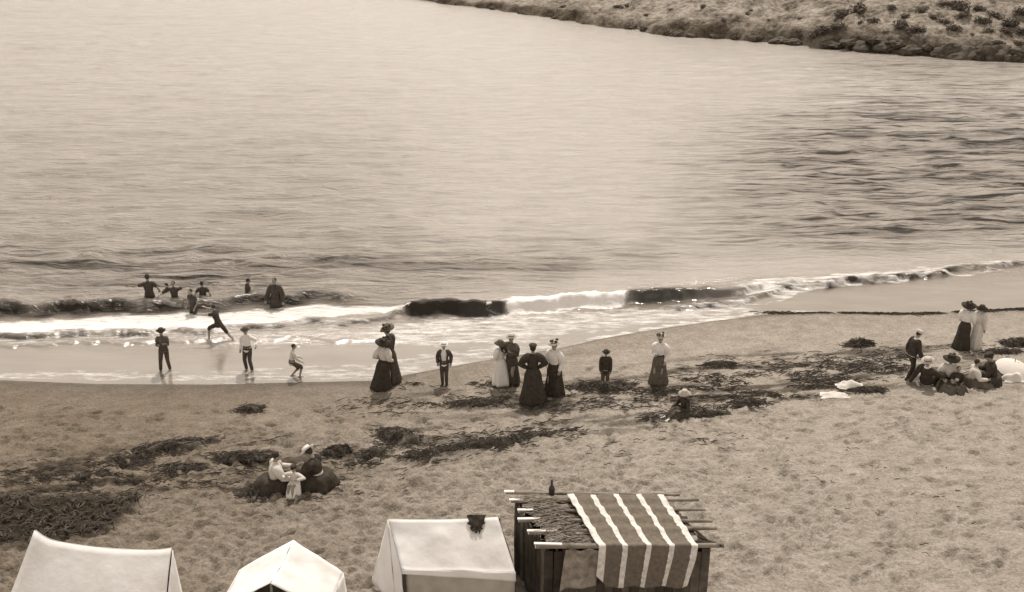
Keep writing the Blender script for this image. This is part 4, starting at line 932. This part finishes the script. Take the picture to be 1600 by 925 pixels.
    if 'skirt' in W or 'dress' in W:
        m = W.get('skirt') or W.get('dress'); hem = W.get('hem', .36); hz = W.get('hemz', .02); tx, ty = W.get('train', (0, -.06))
        def sk_(b):
            w0 = Sp(0, 0, .12); pts, rad = [], []
            for i in range(11):
                t = i / 10; f_ = .135 + (hem - .135) * (t ** .85) + .035 * math.exp(-((t - .2) / .15) ** 2); pts.append(w0.lerp(Vector((tx, ty, hz)), t) + Vector((0, -.02 * math.sin(t * 3.1), 0))); rad.append((f_, f_ * .95))
            add_l(pts, rad, seg=36, fold=folds(.15, 7, px * .1), b=b, rnd=False)
        cl('skirt', m, sk_)
        if 'dress' in W: cl('bodice', m, top_fn(.022, .035, .93, front=.02))
        add = 1
    if 'apron' in W:
        cl('sash', W['apron'], lambda b: add_l([Sp(0, 0, .10), Sp(0, 0, .16)], [(.15, .118), (.148, .115)], b=b, seg=16))
    if 'lap' in W:      # skirt of someone sitting on the ground
        sp = W.get('spread', (.40, .55)); cx_, cy_ = W.get('lapc', (0, .28))
        def lp(b):
            w0 = Sp(0, 0, .14); pts, rad = [], []
            kz = max(J['k0'].z, J['k1'].z)
            for i in range(10):
                t = i / 9; pts.append(Vector((cx_ * t + w0.x * (1 - t), w0.y * (1 - t) + cy_ * t, w0.z * (1 - t ** 1.9) + .05 * math.sin(t * math.pi)))); rad.append((.14 + (sp[0] - .14) * t ** .8, .12 + (sp[1] - .12) * t ** .8))
            rings = []
            for i, (p, r_) in enumerate(zip(pts, rad)):
                ring = []
                for j in range(36):
                    ph = 2 * math.pi * j / 36; k = folds(.15, 6, px * .07)(i / 9, ph); ring.append(Vector((p.x + r_[0] * math.cos(ph) * k, p.y + r_[1] * math.sin(ph) * k, p.z)) * S)
                rings.append(ring)
            b.rings(rings)
        cl('skirt', W['lap'], lp)
    if 'boots' in W:
        for k in (0, 1):
            an, fd = J['a%d' % k], J['f%d' % k]; kn = J['k%d' % k]
            cl('boot', W['boots'], lambda b: (add_l([an.lerp(kn, .25), an, an - Vector((0, 0, .03))], [.055, .05, .05], b=b), add_l([an - fd * .05 - Vector((0, 0, .035)), an + fd * .07 - Vector((0, 0, .036)), an + fd * .18 - Vector((0, 0, .048))], [(.042, .044), (.05, .042), (.042, .028)], b=b)))
    if hat:
        kind, colr = hat[0], hat[1]; tl = hat[2] if len(hat) > 2 else (0, 0)
        Mt = Mh @ Euler((tl[0], tl[1], 0)).to_matrix(); hp = (hc + hu * .075 - hf * .01) * S
        P_ = {'boater': [(.075, -.01, 0), (.17, -.005, 0), (.172, .006, 0), (.09, .012, 0), (.088, .085, 0), (.02, .09, 0)], 'wide': [(.08, -.01, 0), (.25, -.03, 0), (.252, -.015, 0), (.10, .015, 0), (.092, .09, 0), (.03, .11, 0)],
              'cap': [(.088, -.03, 0), (.092, .0, 0), (.115, .03, 0), (.10, .06, 0), (.03, .07, 0)], 'sun': [(.08, -.02, 0), (.2, -.07, 0), (.203, -.055, 0), (.10, .01, 0), (.085, .07, 0), (.03, .085, 0)],
              'flower': [(.08, -.01, 0), (.2, .0, 0), (.203, .014, 0), (.10, .02, 0), (.095, .09, 0), (.03, .11, 0)], 'felt': [(.08, -.015, 0), (.175, -.01, 0), (.178, .004, 0), (.098, .014, 0), (.09, .09, 0), (.03, .105, 0)], 'up': [(.08, -.01, 0), (.16, .01, 0), (.165, .03, 0), (.10, .03, 0), (.1, .1, 0), (.03, .13, 0)]}[kind]
        def htf(b): b.rings([[hp + Mt @ Vector((r_ * math.cos(2 * math.pi * j / 20) * S, r_ * 1.08 * math.sin(2 * math.pi * j / 20) * S, (z + (.02 * math.sin(2 * math.pi * j / 10 + 1) if r_ > .15 and kind != 'boater' else 0)) * S)) for j in range(20)] for r_, z, _ in P_])
        ho = cl('hat', colr, htf)
        if kind != 'cap':
            band_c = hat[3] if len(hat) > 3 else 'black'
            cl('hat_band', band_c, lambda b: b.rings([[hp + Mt @ Vector((r_ * math.cos(2 * math.pi * j / 20) * S, r_ * 1.08 * math.sin(2 * math.pi * j / 20) * S, z * S)) for j in range(20)] for r_, z in ((.103, .014), (.101, .04))], cap=False), ho)
        else: cl('peak', colr, lambda b: b.ell(hp + (hf * .1 - hu * .02) * S, (.07 * S, .06 * S, .008 * S), Mt), ho)
        if kind in ('flower', 'up', 'wide'):
            cl('trimming', hat[3] if len(hat) > 3 else 'black', lambda b: [b.ell(hp + Mt @ Vector((math.cos(a) * .09 * S, math.sin(a) * .09 * S, (.075 + .03 * (q % 2)) * S)), (.05 * S, .05 * S, (.06 if kind == 'up' else .035) * S)) for q, a in enumerate((.3, 1.4, 2.6, 4.0, 5.2))], ho)
    print('PERSON %.2f %.1f %.1f | %s' % (H, g.x, g.y, label))
    return root
akimbo = ((-.16, .0, 1.03), (.16, .0, 1.03)); side = ((-.23, .05, .83), (.23, .05, .83))
BA = 'bathers in the surf'
bs = (('vest', 'suit'), ('shorts', 'suit'))
wk = dict(skm=skinw, group=None)
person('bather waist-deep in the surf with one arm flung out sideways', 235, 470, top=428, water=.12, face=20, hands=((-.62, .1, 1.32), (.34, .2, .98)), wear=bs, **wk)
person('bather half hidden behind the child with both arms raised', 262, 462, H=1.2, water=.05, face=60, hands=((-.5, .2, 1.15), (.3, .2, 1.0)), wear=bs, **wk)
person('bather with both arms raised sideways in a V above the wave', 274, 470, top=439, water=.12, face=180, hands=((-.5, .1, 1.5), (.5, .1, 1.55)), wear=bs, **wk)
person('bather in front of the dark wave, standing lower than the child just behind', 304, 488, top=450, water=.03, face=150, hands=((-.2, .15, .9), (.2, .2, .95)), wear=bs, up=(0, .12, 1), **wk)
person('bather standing with arms down, just behind the lower child in the wave', 318, 467, top=439, water=.1, face=10, hands=((-.33, .05, 1.0), (.33, .05, 1.0)), wear=bs, **wk)
person('slim bather seen side-on in the surf, head bent forward', 388, 463, top=434, water=.1, face=-75, hands=((-.15, .3, 1.0), (.15, .28, .98)), head=(0, .5), wear=bs, **wk)
person('broad bather in a loose dark gown, arms held away from the body', 432, 476, top=434, water=.1, face=170, hands=((-.32, .15, .9), (.32, .15, .9)), wear=(('coat', 'suit'), ('skirt', 'suit'), ('hem', .36), 'bun'), **wk)
person('child running through the foam with arms stretched ahead and one leg trailing', 344, 531, H=1.36, water=0.0, dz=.02, face=75, pel=(0, 0, .86), up=(0, .22, 1), hands=((-.3, .65, 1.25), (.2, .62, 1.38)), feet=((-.1, .42, .22), (.1, -.58, .09)), wear=bs, head=(.2, 0), sink=.02)
person('boy in a round dark hat standing legs apart in the shallow film of water', 260, 579, top=511, face=190, hands=((-.1, .22, 1.2), (.12, .22, 1.17)), feet=((-.14, 0, .08), (.19, .06, .08)), wear=(('shirt', 'brown'), ('trousers', 'charcoal')), hat=('felt', 'black'), skm=skinw)
person('boy in white shirt and dark trousers with a hat, wading at the waterline', 390, 579, top=509, face=170, hands=((-.42, .15, 1.12), (.24, .06, .9)), feet=((-.13, .05, .08), (.12, -.02, .08)), wear=(('shirt', 'white'), ('trousers', 'charcoal')), hat=('felt', 'brown'))
person('bareheaded child in a pale shirt bending at the knees at the water edge', 462, 589, H=1.22, face=-70, pel=(0, -.1, .74), up=(0, .18, 1), hands=((-.2, .25, .78), (.2, .28, .75)), feet=((-.1, -.14, .08), (.1, .16, .08)), wear=(('shirt', 'cream'), ('shorts', 'charcoal')), skm=skinw)
person('woman in cream blouse and flared black skirt, hat brim pointing seaward', 602, 606, top=527, face=-25, hands=((-.22, .1, 1.02), (.24, .12, 1.0)), head=(.5, 0), wear=(('blouse', 'cream'), ('skirt', 'black'), ('hem', .34), ('train', (-.12, -.06)), 'bun'), hat=('wide', 'black', (.1, .1)))
person('tall woman in dark dress with trimmed hat, hidden behind the cream-bloused woman', 609, 596, top=504, face=60, wear=(('dress', 'charcoal'), ('hem', .3), 'bun'), hat=('flower', 'brown', (-.2, -.3), 'black'), hands=side)
person('boy in white hat with open dark jacket over a white shirt, hands in pockets', 695, 600, top=533, face=178, hands=((-.24, .02, .92), (.24, .02, .92)), feet=((-.07, 0, .08), (.08, .03, .08)), wear=(('shirt', 'white'), ('trousers', 'charcoal'), ('jacket', 'charcoal'), ('boots', 'black')), hat=('boater', 'white'))
person('woman in a long white dress with a brown bonnet', 782, 600, top=530, face=40, hands=((-.2, .2, 1.05), (.2, .2, 1.05)), wear=(('dress', 'white'), ('hem', .37), ('hemz', .1), ('boots', 'black'), 'longhair'), hat=('sun', 'brown', (.15, 0), 'brown'))
person('slender woman in dark skirt standing close behind the white dress', 799, 600, top=520, face=150, hands=((-.12, .2, 1.22), (.14, .2, 1.2)), wear=(('blouse', 'brown'), ('skirt', 'charcoal'), ('hem', .25), 'bun'), hat=('boater', 'straw', (.05, 0)))
person('woman all in black with hands on hips, seen from behind', 832, 625, top=537, face=5, hands=akimbo, elb=((-1, -.2, .1), (1, -.2, .1)), wear=(('dress', 'black'), ('hem', .39), ('train', (0, -.1)), 'bun'), hat=('cap', 'black'))
person('woman in white blouse and black skirt beside the woman in black', 865, 616, top=528, face=150, hands=((-.22, .08, .88), (.12, .26, 1.08)), wear=(('blouse', 'white'), ('skirt', 'black'), ('hem', .33), 'bun'), hat=('flower', 'straw', (.1, .2), 'black'))
person('boy in dark coat and broad dark hat standing alone near the seaweed bank', 945, 605, top=545, face=175, hands=((-.2, .08, .84), (.2, .08, .84)), wear=(('coat', 'black'), ('shorts', 'charcoal'), ('shirt', 'cream'), ('boots', 'black')), hat=('felt', 'black'))
person('woman alone in white blouse and long dark pleated skirt with a straw hat', 1028, 600, top=515, face=160, hands=((-.21, .1, .9), (.08, .24, 1.14)), wear=(('blouse', 'white'), ('skirt', 'brown'), ('hem', .31), ('apron', 'black'), 'bun'), hat=('up', 'straw', (.05, .1), 'brown'))
person('small child in pale sunhat sitting on the seaweed line', 1070, 646, H=1.34, face=120, pel=(0, 0, .13), up=(0, .1, 1), hands=((-.2, .35, .3), (.2, .38, .3)), feet=((-.1, .74, .07), (.1, .76, .07)), knee=((0, 0, 1), (0, 0, 1)), wear=(('shirt', 'black'), ('trousers', 'charcoal'), ('lap', 'charcoal'), ('spread', (.34, .5)), ('lapc', (0, .3)), ('boots', 'white')), hat=('sun', 'straw', (0, 0), 'cream'))
person('man in flat cap and open dark jacket walking past the picnic group', 1421, 591, top=514, face=-75, up=(0, .14, 1), pel=(0, -.05, .92), head=(0, .35), hands=((-.22, -.02, .84), (.22, .16, .86)), feet=((-.1, .16, .08), (.1, -.16, .08)), wear=(('shirt', 'white'), ('trousers', 'black'), ('jacket', 'black'), ('boots', 'black')), hat=('cap', 'cream'))
person('woman in white blouse and black skirt under a big dark hat', 1502, 544, top=470, face=-40, hands=((-.1, .25, 1.1), (.2, .25, 1.02)), wear=(('blouse', 'white'), ('skirt', 'black'), ('hem', .29), 'bun'), hat=('wide', 'black', (.1, .1)))
person('woman entirely in white strolling next to the big-hatted woman', 1523, 543, top=475, face=-60, hands=side, wear=(('dress', 'cream'), ('hem', .27), 'bun'), hat=('sun', 'black', (0, 0), 'black'))
person('man in black reclining on one arm with his white shirt front showing', 1452, 602, H=1.7, face=-55, pel=(-.1, -.05, .13), up=(.1, -.25, 1), hands=((-.42, -.35, .03), (.25, .3, .32)), feet=((-.15, .72, .1), (.2, .62, .1)), knee=((0, 0, 1), (0, 0, 1)), wear=(('shirt', 'white'), ('trousers', 'black'), ('jacket', 'black'), ('boots', 'black')), hat=('boater', 'straw'))
person('woman in pale blouse sitting between the reclining man and the children', 1480, 598, H=1.6, face=160, pel=(0, 0, .12), up=(0, .05, 1), hands=((-.2, .35, .3), (.2, .35, .3)), feet=((-.1, .74, .07), (.1, .76, .07)), knee=((0, 0, 1), (0, 0, 1)), wear=(('blouse', 'cream'), ('lap', 'black'), ('boots', 'black'), ('spread', (.4, .62)), ('lapc', (0, .42)), 'bun'), hat=('wide', 'black'))
person('small child in black sitting low on the sand amid the picnic group', 1493, 604, H=1.2, face=170, pel=(0, 0, .12), hands=((-.15, .3, .3), (.15, .3, .3)), feet=((-.1, .74, .07), (.1, .76, .07)), knee=((0, 0, 1), (0, 0, 1)), wear=(('shirt', 'black'), ('trousers', 'black'), ('boots', 'black'), ('lap', 'black'), ('spread', (.36, .55)), ('lapc', (0, .36))))
person('bareheaded girl in a pale dress seated facing the woman in black', 1517, 600, H=1.5, face=-100, pel=(0, 0, .12), up=(0, .1, 1), hands=((-.2, .4, .3), (.2, .4, .3)), feet=((-.1, .74, .07), (.1, .76, .07)), knee=((0, 0, 1), (0, 0, 1)), wear=(('blouse', 'cream'), ('lap', 'brown'), ('spread', (.36, .5))))
person('stout woman in black sitting hunched at the end of the picnic group', 1550, 598, H=1.72, face=70, pel=(0, 0, .13), up=(0, .22, 1), hands=((-.2, .45, .35), (.2, .45, .3)), feet=((-.1, .74, .07), (.1, .76, .07)), knee=((0, 0, 1), (0, 0, 1)), head=(0, .3), wear=(('coat', 'black'), ('lap', 'black'), ('spread', (.48, .55)), 'bun'), hat=('cap', 'black'))
person('woman in pale blouse and wide dark skirt sitting on the sand, hair piled up', 430, 764, H=1.74, face=-70, pel=(0, 0, .2), up=(0, .12, 1), hands=((-.2, .45, .42), (.2, .42, .32)), feet=((-.1, .74, .07), (.1, .76, .07)), knee=((0, 0, 1), (0, 0, 1)), head=(0, .15), wear=(('blouse', 'cream'), ('lap', 'black'), ('spread', (.42, .56)), ('lapc', (-.08, .0)), 'bun'))
person('small child in a white pinafore held between the two seated women', 463, 769, H=1.12, face=165, pel=(0, 0, .34), up=(0, .05, 1), hands=((-.25, .3, .75), (.25, .3, .75)), feet=((-.08, .45, .1), (.08, .45, .1)), knee=((0, 0, 1), (0, 0, 1)), wear=(('shirt', 'cream'), ('lap', 'white'), ('spread', (.26, .36)), ('lapc', (0, .2))), hat=('cap', 'black'))
person('woman in black with a tilted white hat sitting and leaning over the child', 500, 758, H=1.78, face=75, pel=(0, 0, .2), up=(0, .26, 1), hands=((-.2, .5, .5), (.22, .45, .36)), feet=((-.1, .74, .07), (.1, .76, .07)), knee=((0, 0, 1), (0, 0, 1)), head=(0, .4), wear=(('blouse', 'black'), ('apron', 'cream'), ('lap', 'black'), ('spread', (.46, .54)), ('lapc', (.05, .12)), 'bun'), hat=('boater', 'white', (-.25, .35), 'white'))
